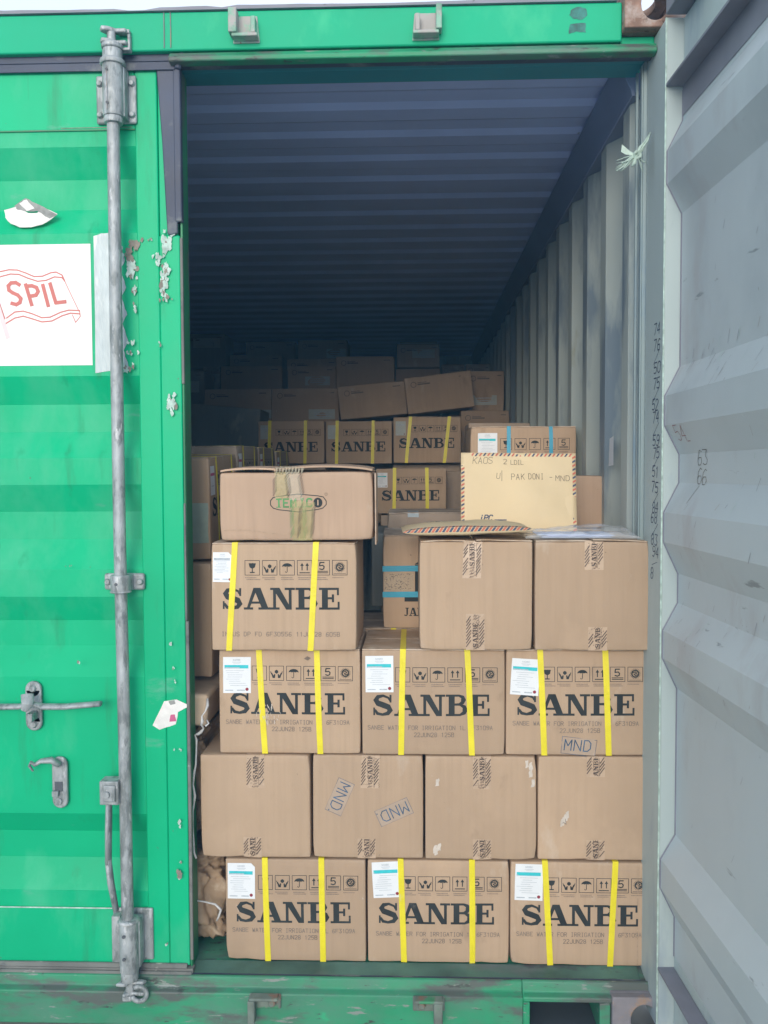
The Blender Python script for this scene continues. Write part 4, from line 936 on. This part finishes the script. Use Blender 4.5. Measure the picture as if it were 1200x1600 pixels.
# ------------------------------------------------------------------ cartons behind, seen through the gap and over the front wall
def plain(label, W, D, H, loc, rz=0, ry=0, rx=0, matn='kraft', seed=1, group=None, lab=None, flaps=None, marks=True, n=5):
    t, f = carton(label, W, D, H, loc, rz, rx, ry, matn, seed, group, n=n)
    if lab:
        u, v, w2, h2 = lab; p = Print(); mb = MB(); mp = face_map(W, H, f)
        mb.add([mp(u, v, .0006), mp(u+w2, v, .0006), mp(u+w2, v+h2, .0006), mp(u, v+h2, .0006)], [(0, 1, 2, 3)], 0)
        q = Print(); q.rect(u+w2*.2, v+h2*.25, u+w2*.9, v+h2*.32, 1); q.rect(u+w2*.2, v+h2*.68, u+w2*.9, v+h2*.75, 1); q.rect(u+w2*.2, v+h2*.45, u+w2*.8, v+h2*.52, 1)
        q.mesh(mp, mb, .001, .00001); mb.build('label_sticker', ['paper_old', 'grey_print'], t)
    if marks:
        q = Print(); q.ring((W*.08+.02, H-.045), .016, .004, 0); q.rect(W*.08+.045, H-.05, W*.08+.12, H-.042, 0); q.rect(W*.08+.045, H-.038, W*.08+.10, H-.034, 0); q.rect(W*.82, H-.03, W*.93, H-.024, 0)
        q.mesh(face_map(W, H, f)).build('printed_marks', 'ink_lite', t)['kind'] = 'stuff'
    if flaps: add_flaps(t, W, D, H, f, matn, flaps)
    return t, f
# second row just behind the gap
t, f = carton('printed carton behind the gap, its yellow strap and dull top showing', BW, BD, BH, (.400, .330, .5510), seed=51, group='cartons behind the gap')
add_strap(t, BW, BD, BH, f, .115, .115); add_flaps(t, BW, BD, BH, f, 'kraft_old', 'x')
for i, (lab, z) in enumerate((('carton low down behind the front wall, upper of two', .2775),)):
    pass
# blue-strapped carton with dark blocks
t, f = carton('brown carton with two turquoise straps and a dark JAN print, in the gap', .372, .30, .268, (.486, .318, .8255), seed=52)
for z in (.098, .173): add_strap(t, .372, .30, .268, f, 0, 0, 'blue_strap', .0165, horiz=z)
q = Print(); q.rect(.062, .078, .20, .095, 0); q.rect(.092, .096, .16, .185, 0); q.merge(slab('JAN', .060, .036, .024, .8, 0)); q.poly([(.09, .186), (.12, .205), (.14, .186)], 0)
q.mesh(face_map(.372, .268, f)).build('printed_logo', 'ink', t)
b = MB(); q = Print(); rn = random.Random(9)
for i in range(6):
    q.rect(.002+.0145*i, .109, .002+.0145*(i+1), .162, 0)
for k in range(90):
    c = (rn.uniform(.006, .082), rn.uniform(.112, .158)); q.seg(c, (c[0]+rn.uniform(-.004, .004), c[1]+rn.uniform(-.003, .003)), .0013, 1)
q.mesh(face_map(.372, .268, f), base=.0006, step=.000003).build('packing_tape', ['tape_clear', 'ink_brown'], t)
add_flaps(t, .372, .30, .268, f, 'kraft_old', 'x', lift=.012)
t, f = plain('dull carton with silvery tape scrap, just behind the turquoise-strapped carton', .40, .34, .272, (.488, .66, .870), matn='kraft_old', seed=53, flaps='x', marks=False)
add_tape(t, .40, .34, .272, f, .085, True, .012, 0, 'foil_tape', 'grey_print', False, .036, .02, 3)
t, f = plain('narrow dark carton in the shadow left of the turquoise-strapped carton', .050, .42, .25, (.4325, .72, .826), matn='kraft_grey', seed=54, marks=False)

# left stack seen past the door edge
GL = 'cartons in the left-hand stack behind the closed door'
def side_print(t, W, D, H, f, matink='ink'):
    """print on the carton's right-hand side (its long side)."""
    mp = lambda u, v, e: (lambda q: (q[0]+e, q[1], q[2]))(f((W/2, u, v)))
    q = Print(); q.merge(slab('SANBE', .027, H-.167, .0555, 1.012, 0)); q.mesh(mp).build('printed_logo', matink, t)
    q = Print()
    for k in range(6): q.merge(icon(k, .086+.0445*k, H-.080, .0385))
    q.mesh(mp).build('handling_icons', matink, t)
    mb = MB(); q = Print(); q.rect(.012, H-.105, .060, H-.022, 0); q.rect(.014, H-.05, .058, H-.042, 1); q.rect(.02, H-.08, .05, H-.078, 2); q.mesh(mp, mb, .0008, .0002); mb.build('label_sticker', ['paper', 'magenta', 'grey_print'], t)
    for u in (.085, .285):
        path = [(W/2+.001, u+.02, .0), (W/2+.001, u, H+.0035), (-W/2-.001, u, H+.0035)]
        A_, B_ = wrap_strip(path, (0, 1, 0), .013, f, 0); b = MB(); b.strip(A_, B_); o = b.build('strap', 'yellow', t)
        so = o.modifiers.new('s', 'SOLIDIFY'); so.thickness = .0007; so.offset = 0
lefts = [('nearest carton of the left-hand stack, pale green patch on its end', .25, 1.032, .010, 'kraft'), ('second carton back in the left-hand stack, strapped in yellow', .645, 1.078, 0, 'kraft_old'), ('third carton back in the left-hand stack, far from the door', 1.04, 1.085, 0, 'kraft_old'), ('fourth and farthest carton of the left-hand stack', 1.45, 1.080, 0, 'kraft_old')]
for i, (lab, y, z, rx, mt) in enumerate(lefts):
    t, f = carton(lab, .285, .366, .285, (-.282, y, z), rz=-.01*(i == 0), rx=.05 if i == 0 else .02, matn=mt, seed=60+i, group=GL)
    side_print(t, .285, .366, .285, f); add_flaps(t, .285, .366, .285, f, mt, 'y')
    if i == 0:
        q = Print(); q.poly(jag([(.180, .047), (.280, .048), (.280, .160), (.180, .161)], 3, .001, 4), 0); q.mesh(face_map(.285, .285, f), base=.0008).build('plastic_patch', 'foil', t)
t, f = carton('tall plain carton beneath the left-hand stack, beside the printed wall', .330, .36, .318, (-.316, .20, .708), seed=70, group=GL)
for i in range(3):
    plain('plain carton under the '+('second', 'third', 'fourth')[i]+' carton of the left-hand stack', .33, .36, .33, (-.33, .66+.4*i, .742), seed=71+i, group='lower cartons of the left-hand stack', marks=False, n=3)

# back rows
GB = 'strapped printed cartons far inside'
back = [('far printed carton at the left end of the back row, behind the crumpled lid', -.297, 2.70, 1.332, 0), ('far printed carton in the middle of the back row', .083, 2.70, 1.330, 0), ('far printed carton with slanting straps, right end of the back row', .465, 2.64, 1.332, .0), ('far printed carton one layer lower, between the crumpled carton and the standing envelope', .376, 2.42, 1.062, 0)]
for i, (lab, x, y, z, ry) in enumerate(back):
    h_ = .252 if i == 2 else .238
    t, f = carton(lab, .372, .28, h_, (x, y, z), ry=ry, seed=80+i, group=GB, matn='kraft', n=5)
    q = Print(); q.merge(slab('SANBE', .030, h_-.170 if i else h_-.172, .0555, 1.03, 0)); q.mesh(face_map(.372, h_, f), base=.0008, step=.000004).build('printed_logo', 'ink', t)
    q = Print()
    for k in range(6): q.merge(icon(k, .100+.043*k, h_-.082, .037))
    q.mesh(face_map(.372, h_, f), base=.0008, step=.000004).build('handling_icons', 'ink', t)
    add_label(t, .372, h_, f, .012 if i < 3 else .006, h_-.10, 0, 2 if i < 3 else 1, False, .056, .078, old=i < 3)
    s1 = (.066, .060) if i < 2 else ((.095, .070) if i == 2 else (.100, .096)); s2 = (.268, .262) if i < 2 else ((.310, .280) if i == 2 else (.270, .272))
    add_strap(t, .372, .28, h_, f, *s1, wd=.018); add_strap(t, .372, .28, h_, f, *s2, wd=.018)
GF = 'plain cartons piled towards the back wall'
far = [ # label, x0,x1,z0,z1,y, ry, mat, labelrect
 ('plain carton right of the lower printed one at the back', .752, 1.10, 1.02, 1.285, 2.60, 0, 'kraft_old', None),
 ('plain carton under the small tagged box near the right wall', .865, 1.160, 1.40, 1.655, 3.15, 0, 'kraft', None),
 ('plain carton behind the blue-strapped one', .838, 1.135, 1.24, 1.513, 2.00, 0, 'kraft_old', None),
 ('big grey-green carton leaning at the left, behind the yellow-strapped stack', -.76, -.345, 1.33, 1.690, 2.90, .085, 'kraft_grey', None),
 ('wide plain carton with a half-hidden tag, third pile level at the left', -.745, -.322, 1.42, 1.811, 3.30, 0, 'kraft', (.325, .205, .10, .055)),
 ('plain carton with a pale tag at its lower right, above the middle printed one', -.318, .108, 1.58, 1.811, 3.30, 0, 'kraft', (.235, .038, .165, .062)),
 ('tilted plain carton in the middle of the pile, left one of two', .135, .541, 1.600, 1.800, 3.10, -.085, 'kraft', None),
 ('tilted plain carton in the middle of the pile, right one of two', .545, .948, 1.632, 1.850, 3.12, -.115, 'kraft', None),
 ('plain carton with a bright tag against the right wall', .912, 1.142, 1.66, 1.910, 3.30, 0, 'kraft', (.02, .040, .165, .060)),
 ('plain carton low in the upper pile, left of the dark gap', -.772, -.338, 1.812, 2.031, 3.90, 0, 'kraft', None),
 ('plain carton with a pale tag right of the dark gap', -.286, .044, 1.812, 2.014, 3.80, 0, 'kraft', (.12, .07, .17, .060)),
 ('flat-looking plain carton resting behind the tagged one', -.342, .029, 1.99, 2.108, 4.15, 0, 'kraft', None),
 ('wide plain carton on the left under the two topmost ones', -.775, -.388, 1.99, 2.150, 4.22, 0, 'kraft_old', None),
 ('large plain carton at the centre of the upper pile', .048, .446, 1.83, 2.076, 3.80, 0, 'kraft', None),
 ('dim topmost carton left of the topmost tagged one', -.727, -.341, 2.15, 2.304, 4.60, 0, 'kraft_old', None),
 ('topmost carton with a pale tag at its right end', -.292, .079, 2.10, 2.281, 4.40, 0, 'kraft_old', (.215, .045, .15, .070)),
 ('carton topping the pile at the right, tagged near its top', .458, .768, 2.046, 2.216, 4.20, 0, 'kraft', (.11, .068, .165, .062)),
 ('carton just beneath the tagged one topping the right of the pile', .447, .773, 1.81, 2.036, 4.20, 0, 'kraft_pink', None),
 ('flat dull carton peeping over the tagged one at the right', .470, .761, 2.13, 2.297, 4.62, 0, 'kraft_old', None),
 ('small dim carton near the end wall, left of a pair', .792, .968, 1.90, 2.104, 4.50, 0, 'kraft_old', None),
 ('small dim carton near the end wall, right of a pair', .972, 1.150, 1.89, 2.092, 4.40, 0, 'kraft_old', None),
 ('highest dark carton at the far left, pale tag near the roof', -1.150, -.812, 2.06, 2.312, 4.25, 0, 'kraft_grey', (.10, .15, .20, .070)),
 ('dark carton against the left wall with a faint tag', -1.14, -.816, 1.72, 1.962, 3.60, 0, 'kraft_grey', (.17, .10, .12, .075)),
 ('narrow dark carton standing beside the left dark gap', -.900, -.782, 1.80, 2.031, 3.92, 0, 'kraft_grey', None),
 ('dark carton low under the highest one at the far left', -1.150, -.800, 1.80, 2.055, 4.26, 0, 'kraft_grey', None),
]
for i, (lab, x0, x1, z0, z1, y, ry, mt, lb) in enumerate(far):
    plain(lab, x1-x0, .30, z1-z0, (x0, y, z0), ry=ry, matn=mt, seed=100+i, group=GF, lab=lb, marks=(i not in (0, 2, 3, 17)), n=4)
# piles that carry the visible ones: tall plain cartons with their dim fronts
UL = ['the dark tagged carton by the left wall', 'the wide carton at the upper left of the pile', 'the flat-looking carton behind the tagged one', 'the left one of the two tilted cartons', 'the right one of the two tilted cartons', 'the carton below the tagged topmost right one', 'the bright-tagged carton by the right wall',
      'the middle far printed carton', 'the far printed carton with slanting straps', 'the lower far printed carton', 'the two small dim cartons by the end wall']
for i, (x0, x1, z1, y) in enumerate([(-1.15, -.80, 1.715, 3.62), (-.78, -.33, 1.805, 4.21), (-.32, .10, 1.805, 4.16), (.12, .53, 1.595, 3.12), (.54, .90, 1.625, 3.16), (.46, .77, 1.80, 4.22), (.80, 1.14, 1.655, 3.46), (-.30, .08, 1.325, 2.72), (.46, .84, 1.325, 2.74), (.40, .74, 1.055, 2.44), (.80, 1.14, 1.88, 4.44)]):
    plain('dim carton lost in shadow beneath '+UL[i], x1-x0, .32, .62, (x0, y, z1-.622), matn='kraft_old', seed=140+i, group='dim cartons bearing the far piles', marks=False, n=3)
# blue-strapped printed carton behind the standing envelope
t, f = carton('printed carton with two bright blue straps and a white label, behind the standing envelope', .370, .28, .262, (.776, .90, 1.172), seed=90)
q = Print()
for k in range(5): q.merge(icon(k, .104+.0505*k, .262-.080, .041))
rn = random.Random(4)
for k in range(5):
    for j in range(2): q.rect(.107+.0505*k, .262-.088-.005*j, .107+.0505*k+rn.uniform(.022, .036), .262-.0862-.005*j, 1)
q.mesh(face_map(.370, .262, f), base=.0008).build('handling_icons', ['ink', 'ink_lite'], t)
q = slab('SANBE', .03, .262-.167, .0555, 1.0); q.mesh(face_map(.370, .262, f)).build('printed_logo', 'ink', t)
add_label(t, .370, .262, f, .026, .262-.108, 0, 1, False, .068, .088)
for u in (.134, .282): add_strap(t, .370, .28, .262, f, u, u, 'blue_strap', .0135)
add_flaps(t, .370, .28, .262, f, 'kraft', 'x')
t, f = plain('small plain carton against the right wall, half behind the standing envelope', .250, .30, .160, (.905, .50, 1.104), matn='kraft_pink', seed=91, marks=False)
q = Print(); q.rect(.0, .118, .25, .1195); q.mesh(face_map(.25, .16, f)).build('crease', 'kraft_edge', t)
t, f = plain('plain carton carrying the small one by the right wall', .285, .365, .272, (.868, .50, .8300), seed=92, marks=False, group='cartons behind the gap')
t, f = plain('plain carton below the blue-strapped printed one', .36, .30, .340, (.780, .905, .828), seed=93, marks=False, group='cartons behind the gap')

# ------------------------------------------------------------------ envelopes, bag, sacks, strings
def airmail(q, x0, x1, z0, z1, w_=.010, pitch=.0115):
    """slanted red and navy edge marks round a rectangle."""
    k = 0; x = x0+.004
    while x < x1-.012:
        q.poly([(x, z1-w_), (x+.0052, z1-w_), (x+.0112, z1-.001), (x+.006, z1-.001)], 1+k % 2); x += pitch; k += 1
    z = z0+.004
    while z < z1-.016:
        q.poly([(x0+.001, z), (x0+.001, z+.0055), (x0+w_, z+.0105), (x0+w_, z+.005)], 1+k % 2)
        q.poly([(x1-w_, z), (x1-w_, z+.0055), (x1-.001, z+.0105), (x1-.001, z+.005)], 1+(k+1) % 2); z += pitch; k += 1
ev = thing('paper_envelope', 'buff envelope with airmail edging standing upright, handwritten KAOS note', 'envelope', (.869, .262, 1.1055), (-.19, .012, 0))
EW, EH = .324, .228
def ef(u, v):
    a, c = u/EW, v/EH; return -.006*math.sin(math.pi*a)*math.sin(math.pi*c)-.002*math.sin(9*a+2)*math.sin(5*c)-.0015*math.sin(14*a+11*c)
b = MB(); n = 22; F_ = []; B_ = []
for j in range(n+1):
    for i in range(n+1): F_.append((-EW/2+EW*i/n, ef(EW*i/n, EH*j/n), EH*j/n)); B_.append((-EW/2+EW*i/n, -ef(EW*i/n, EH*j/n)*.6+.0012, EH*j/n))
V = F_+B_; m_ = len(F_); fs = []
for j in range(n):
    for i in range(n): a = j*(n+1)+i; fs += [(a, a+1, a+n+2, a+n+1), (m_+a, m_+a+n+1, m_+a+n+2, m_+a+1)]
for i in range(n): a, c = i, n*(n+1)+i; fs += [(a, m_+a, m_+a+1, a+1), (c, c+1, m_+c+1, m_+c)]; a, c = i*(n+1), i*(n+1)+n; fs += [(a, a+n+1, m_+a+n+1, m_+a), (c, m_+c, m_+c+n+1, c+n+1)]
b.add(V, fs); b.build('envelope_body', 'env', ev, smooth=True)
q = Print(); airmail(q, 0, EW, 0, EH)
em = lambda u, v, e: (-EW/2+u, ef(u, v)-e, v)
q.mesh(em, base=.0008, step=.000002).build('airmail_border', ['env', 'env_red', 'env_blue'], ev)
q = Print()
q.merge(text('KAOS', .034, .196, .018, .011, .0012, adv=.0145, jit=.0007, seed=1, slant=.1)); q.merge(text('2', .120, .195, .014, .009, .0012)); q.merge(text('LDIL', .141, .194, .013, .0075, .0011, adv=.0095, jit=.0006, seed=3))
q.merge(text('U', .100, .153, .016, .009, .0012, slant=.1)); q.merge(text('|', .111, .150, .022, .008, .0012)); q.merge(text('PAK', .142, .150, .017, .009, .0012, adv=.0135, jit=.0006, seed=4)); q.merge(text('DONI', .190, .152, .016, .0075, .0012, adv=.0115, jit=.0006, seed=5))
q.merge(text('-', .248, .150, .016, .010, .0012)); q.merge(text('MND', .266, .148, .015, .010, .0012, adv=.0145, jit=.0006, seed=6))
q.mesh(em, base=.0008).build('handwriting', 'pen_grey', ev)
q = Print(); q.merge(text('iPC', .052, .034, .015, .009, .0032, adv=.0125, slant=.25)); q.rect(.094, .034, .128, .037)
q.mesh(em, base=.0008).build('printed_logo', 'env_blue', ev)

e2 = thing('paper_envelope', 'flat padded buff envelope with striped edge lying on the taped carton', 'envelope', (.700, -.012, 1.1075), (0, 0, .035))
b = MB(); n = 26; L2, D2 = .325, .235; TOP = []; BOT = []
def e2z(a, c):
    return .0195*(math.sin(math.pi*min(max(a, .0), 1))**.45)*(math.sin(math.pi*min(max(c*.92+.06, 0), 1))**.5)*(1+.10*math.sin(7*a+3*c)+.06*math.sin(17*a-5*c))
def e2p(a, c, s_):
    x = (a-.47)*L2; y = c*D2; z = .017+s_*e2z(a, c)+.003*math.sin(2.2*a+.4)+(.006*a)
    y -= .010*math.sin(math.pi*a)*(1-c)
    if s_ < 0: z = max(z, .0015)
    return (x, y, z)
for j in range(n+1):
    for i in range(n+1): TOP.append(e2p(i/n, j/n, 1)); BOT.append(e2p(i/n, j/n, -.95))
fs = []; m_ = len(TOP)
for j in range(n):
    for i in range(n): a = j*(n+1)+i; fs += [(a, a+1, a+n+2, a+n+1), (m_+a, m_+a+n+1, m_+a+n+2, m_+a+1)]
for i in range(n): a, c = i, n*(n+1)+i; fs += [(a, m_+a, m_+a+1, a+1), (c, c+1, m_+c+1, m_+c)]; a, c = i*(n+1), i*(n+1)+n; fs += [(a, a+n+1, m_+a+n+1, m_+a), (c, m_+c, m_+c+n+1, c+n+1)]
b.add(TOP+BOT, fs); b.build('envelope_body', 'env', e2, smooth=True)
b = MB(); k = 0; a = .02
while a < .97:
    q0, q1 = e2p(a, 0, 1), e2p(a+.012, 0, 1); w2 = .0105
    def lift(t_, c_): p_ = e2p(t_, c_, 1); return (p_[0], p_[1]-.0004, p_[2]+.0009)
    V = [lift(a, .0), lift(a+.020, .0), lift(a+.034, .045), lift(a+.014, .045)]; b.add(V, [(0, 1, 2, 3)], k % 2)
    V = [e2p(a-.020, 0, -.3), e2p(a, 0, -.3), e2p(a+.020, 0, 1), e2p(a, 0, 1)]; V = [(p_[0], p_[1]-.0012, p_[2]) for p_ in V]; b.add(V, [(0, 1, 2, 3)], k % 2)
    a += .027; k += 1
b.build('airmail_border', ['env_red', 'env_blue'], e2)
q = Print(); q.merge(text('iPC', .06, .125, .040, .010, .0034, adv=.0135, slant=.3)); q.rect(.105, .128, .135, .133)
b = MB()
for kk, (pts_, mi) in enumerate(q.p): b.add([(lambda p_: (p_[0], p_[1], p_[2]+.0008+kk*2e-6))(e2p(u/L2, v/D2*.8, 1)) for u, v in pts_], [tuple(range(len(pts_)))], 0)
b.build('printed_logo', 'env_blue', e2)

pb = thing('plastic_bag', 'clear plastic bag with pale blue papers lying on the right-hand carton', 'plastic bag', (1.0, .03, 1.1065), (0, 0, -.02))
b = MB(); n = 24; T = []; B2 = []
for j in range(n+1):
    for i in range(n+1):
        a, c = i/n, j/n; x = (a-.5)*.285; y = c*.20-.012; nz_ = noise.noise(Vector((a*7, c*5, 2.2)))*.009+noise.noise(Vector((a*15, c*12, 5)))*.004
        e = (math.sin(math.pi*a)*math.sin(math.pi*min(1, c*.9+.1)))**.4; T.append((x, y, .006+.011*e+.016*a*c+nz_*(.3+e))); B2.append((x, y, .0006))
m_ = len(T); fs = [(j*(n+1)+i, j*(n+1)+i+1, (j+1)*(n+1)+i+1, (j+1)*(n+1)+i) for j in range(n) for i in range(n)]
fs += [(m_+a, m_+d, m_+c, m_+b_) for a, b_, c, d in fs]; fs += [(i, m_+i, m_+i+1, i+1) for i in range(n)]+[(i*(n+1)+n, m_+i*(n+1)+n, m_+(i+1)*(n+1)+n, (i+1)*(n+1)+n) for i in range(n)]+[(i*(n+1), (i+1)*(n+1), m_+(i+1)*(n+1), m_+i*(n+1)) for i in range(n)]
b.add(T+B2, fs); b.build('bag_film', 'film', pb, smooth=True)
b = MB()
for k, (x0, x1, y0, y1, z) in enumerate(((-.10, .075, .004, .15, .0020), (-.085, .085, .015, .165, .0050), (-.11, .01, .01, .12, .0075))): b.box(x0, x1, y0, y1, z, z+.0022)
b.build('document', 'docs', pb, .0006)

def blob(label, name, loc, sx, sy, sz, seed, matn, cat, amp=.16, group=None, rot=(0, 0, 0)):
    b = MB(); nu, nv = 110, 70; V = []
    for j in range(nv+1):
        for i in range(nu):
            th = 2*math.pi*i/nu; ph = math.pi*j/nv; d = Vector((math.cos(th)*math.sin(ph), math.sin(th)*math.sin(ph), math.cos(ph)))
            s_ = Vector([math.copysign(abs(c)**.55, c) for c in d]); nn = noise.noise(d*2.2+Vector((seed, 0, 0)))*amp+abs(noise.noise(d*4+Vector((seed, 5, 0))))*amp*.9+abs(noise.noise(d*9+Vector((seed, 9, 3))))*amp*.5+abs(noise.noise(d*19+Vector((seed, 2, 3))))*amp*.2
            s_ *= (1-nn); V.append((s_.x*sx, s_.y*sy, sz+s_.z*sz))
    F = [(j*nu+i, (j+1)*nu+i, (j+1)*nu+(i+1) % nu, j*nu+(i+1) % nu) for j in range(nv) for i in range(nu)]
    b.add(V, F); o = b.build(name, matn, smooth=True); o.location = loc; o.rotation_euler = rot
    return tag(o, label, cat, group)
blob('crumpled brown paper sack on the container floor beside the bottom row', 'paper_sack', (-.10, .20, .004), .185, .14, .136, 3, 'sack', 'sack', .22)
blob('crumpled brown paper sack halfway up, behind the hanging white string', 'paper_sack', (-.100, .215, .30), .130, .15, .150, 8, 'sack', 'sack', .30)
pp = MB(); pp.box(-.2, .034, .12, .40, 0, .085); o = pp.build('paper_parcel', 'parcel_paper', None, .010, segs=3); o.location = (-.004, -.062, .612); o.rotation_euler = (.0, .07, .0)
tag(o, 'folded brown paper parcel tied with string under the left-hand stack', 'parcel')
q = MB(); q.box(-.3, .0, .17, .5, .28, .60); 
b = MB(); rn = random.Random(12)
pts_ = [(.046, .04, .690), (.048, .03, .675), (.044, .02, .662), (.036, .02, .650), (.040, .01, .640), (.034, .02, .628), (.040, .02, .618), (.030, .03, .606), (.022, .03, .600), (.014, .03, .598), (.018, .03, .585), (.017, .03, .56), (.016, .03, .52), (.012, .025, .50), (.010, .022, .47), (.013, .022, .44), (.009, .022, .40), (.006, .022, .36), (.008, .022, .32), (.009, .022, .29), (.016, .020, .276)]
b.tube([(x+rn.uniform(-.001, .001)-.008, y, z) for x, y, z in pts_], [rn.uniform(.0018, .0045) for _ in pts_], 7)
b.tube([(.040, .02, .640), (.046, .015, .632), (.038, .012, .626)], .0026, 6); b.tube([(-.04, .10, .668), (0, .09, .664), (.030, .06, .655), (.040, .03, .672)], .0016, 6)
st = b.build('string', 'string', smooth=True); tag(st, 'white plastic string knotted and hanging down left of the front wall', 'string')
b = MB(); b.tube([(-.03, .055, .150), (.02, .050, .146), (.05, .045, .142), (.066, .04, .130), (.060, .04, .112), (.054, .04, .100)], [.002, .0022, .003, .004, .003, .002], 6)
st = b.build('string', 'string', smooth=True); tag(st, 'short pale string end lying across the floor sack', 'string')

# raffia tie on the door post
b = MB(); rn = random.Random(4); K = Vector((1.118, -.02, 2.040))
def rf(a, c, r=.0022, m_=3, j=.004):
    a, c = Vector(a), Vector(c); b.tube([a+(c-a)*t_/m_+Vector((rn.uniform(-j, j), rn.uniform(-j, j), rn.uniform(-j, j)))*(0 < t_ < m_) for t_ in range(m_+1)], [r, r*.9, r*.8, r*.5], 5)
for k in range(5): rf(K+Vector((rn.uniform(-.004, .004), 0, rn.uniform(-.004, .004))), (1.147+.001*k, -.012, 2.085+.003*k), .0028)
for k in range(13): rf(K, K+Vector((-.034-rn.uniform(0, .018), rn.uniform(-.01, .01), -.014-rn.uniform(0, .026))), .0016)
rf(K, K+Vector((.020, 0, -.045)), .0012); rf(K, K+Vector((.026, .01, -.016)), .002); rf(K, K+Vector((.012, 0, -.04)), .001)
b.tube([K+Vector((.008*math.cos(a), .006*math.sin(a*2), .008*math.sin(a))) for a in [k*.7 for k in range(12)]], .0042, 7)
b.tube([K+Vector((-.002, 0, 0)), K+Vector((-.008, -.002, -.020)), K+Vector((-.014, 0, -.026))], [.004, .005, .003], 6)
b.strip([K, K+Vector((-.020, 0, .012)), K+Vector((-.036, .004, .028))], [K+Vector((-.008, 0, .0)), K+Vector((-.028, 0, .002)), K+Vector((-.038, .004, .010))])
st = b.build('raffia_tie', 'raffia', smooth=True); tag(st, 'frayed pale green raffia string knotted on the right door post', 'string')

# ------------------------------------------------------------------ blue volume added as fill: lifts the dark interior like lens glare
b = MB(); b.box(-420, 420, -420, 420, -1.7, 2.9)
hz = bpy.data.materials.new('glare_veil_volume'); hz.use_nodes = True; hn = hz.node_tree; hn.nodes.clear()
ho = hn.nodes.new('ShaderNodeOutputMaterial'); hv = hn.nodes.new('ShaderNodeVolumePrincipled'); hv.inputs['Color'].default_value = (.22, .60, 1, 1); hv.inputs['Density'].default_value = .016
hn.links.new(hv.outputs[0], ho.inputs['Volume']); M['glare_veil'] = hz
tag(b.build('glare_veil', 'glare_veil'), kind='stuff')
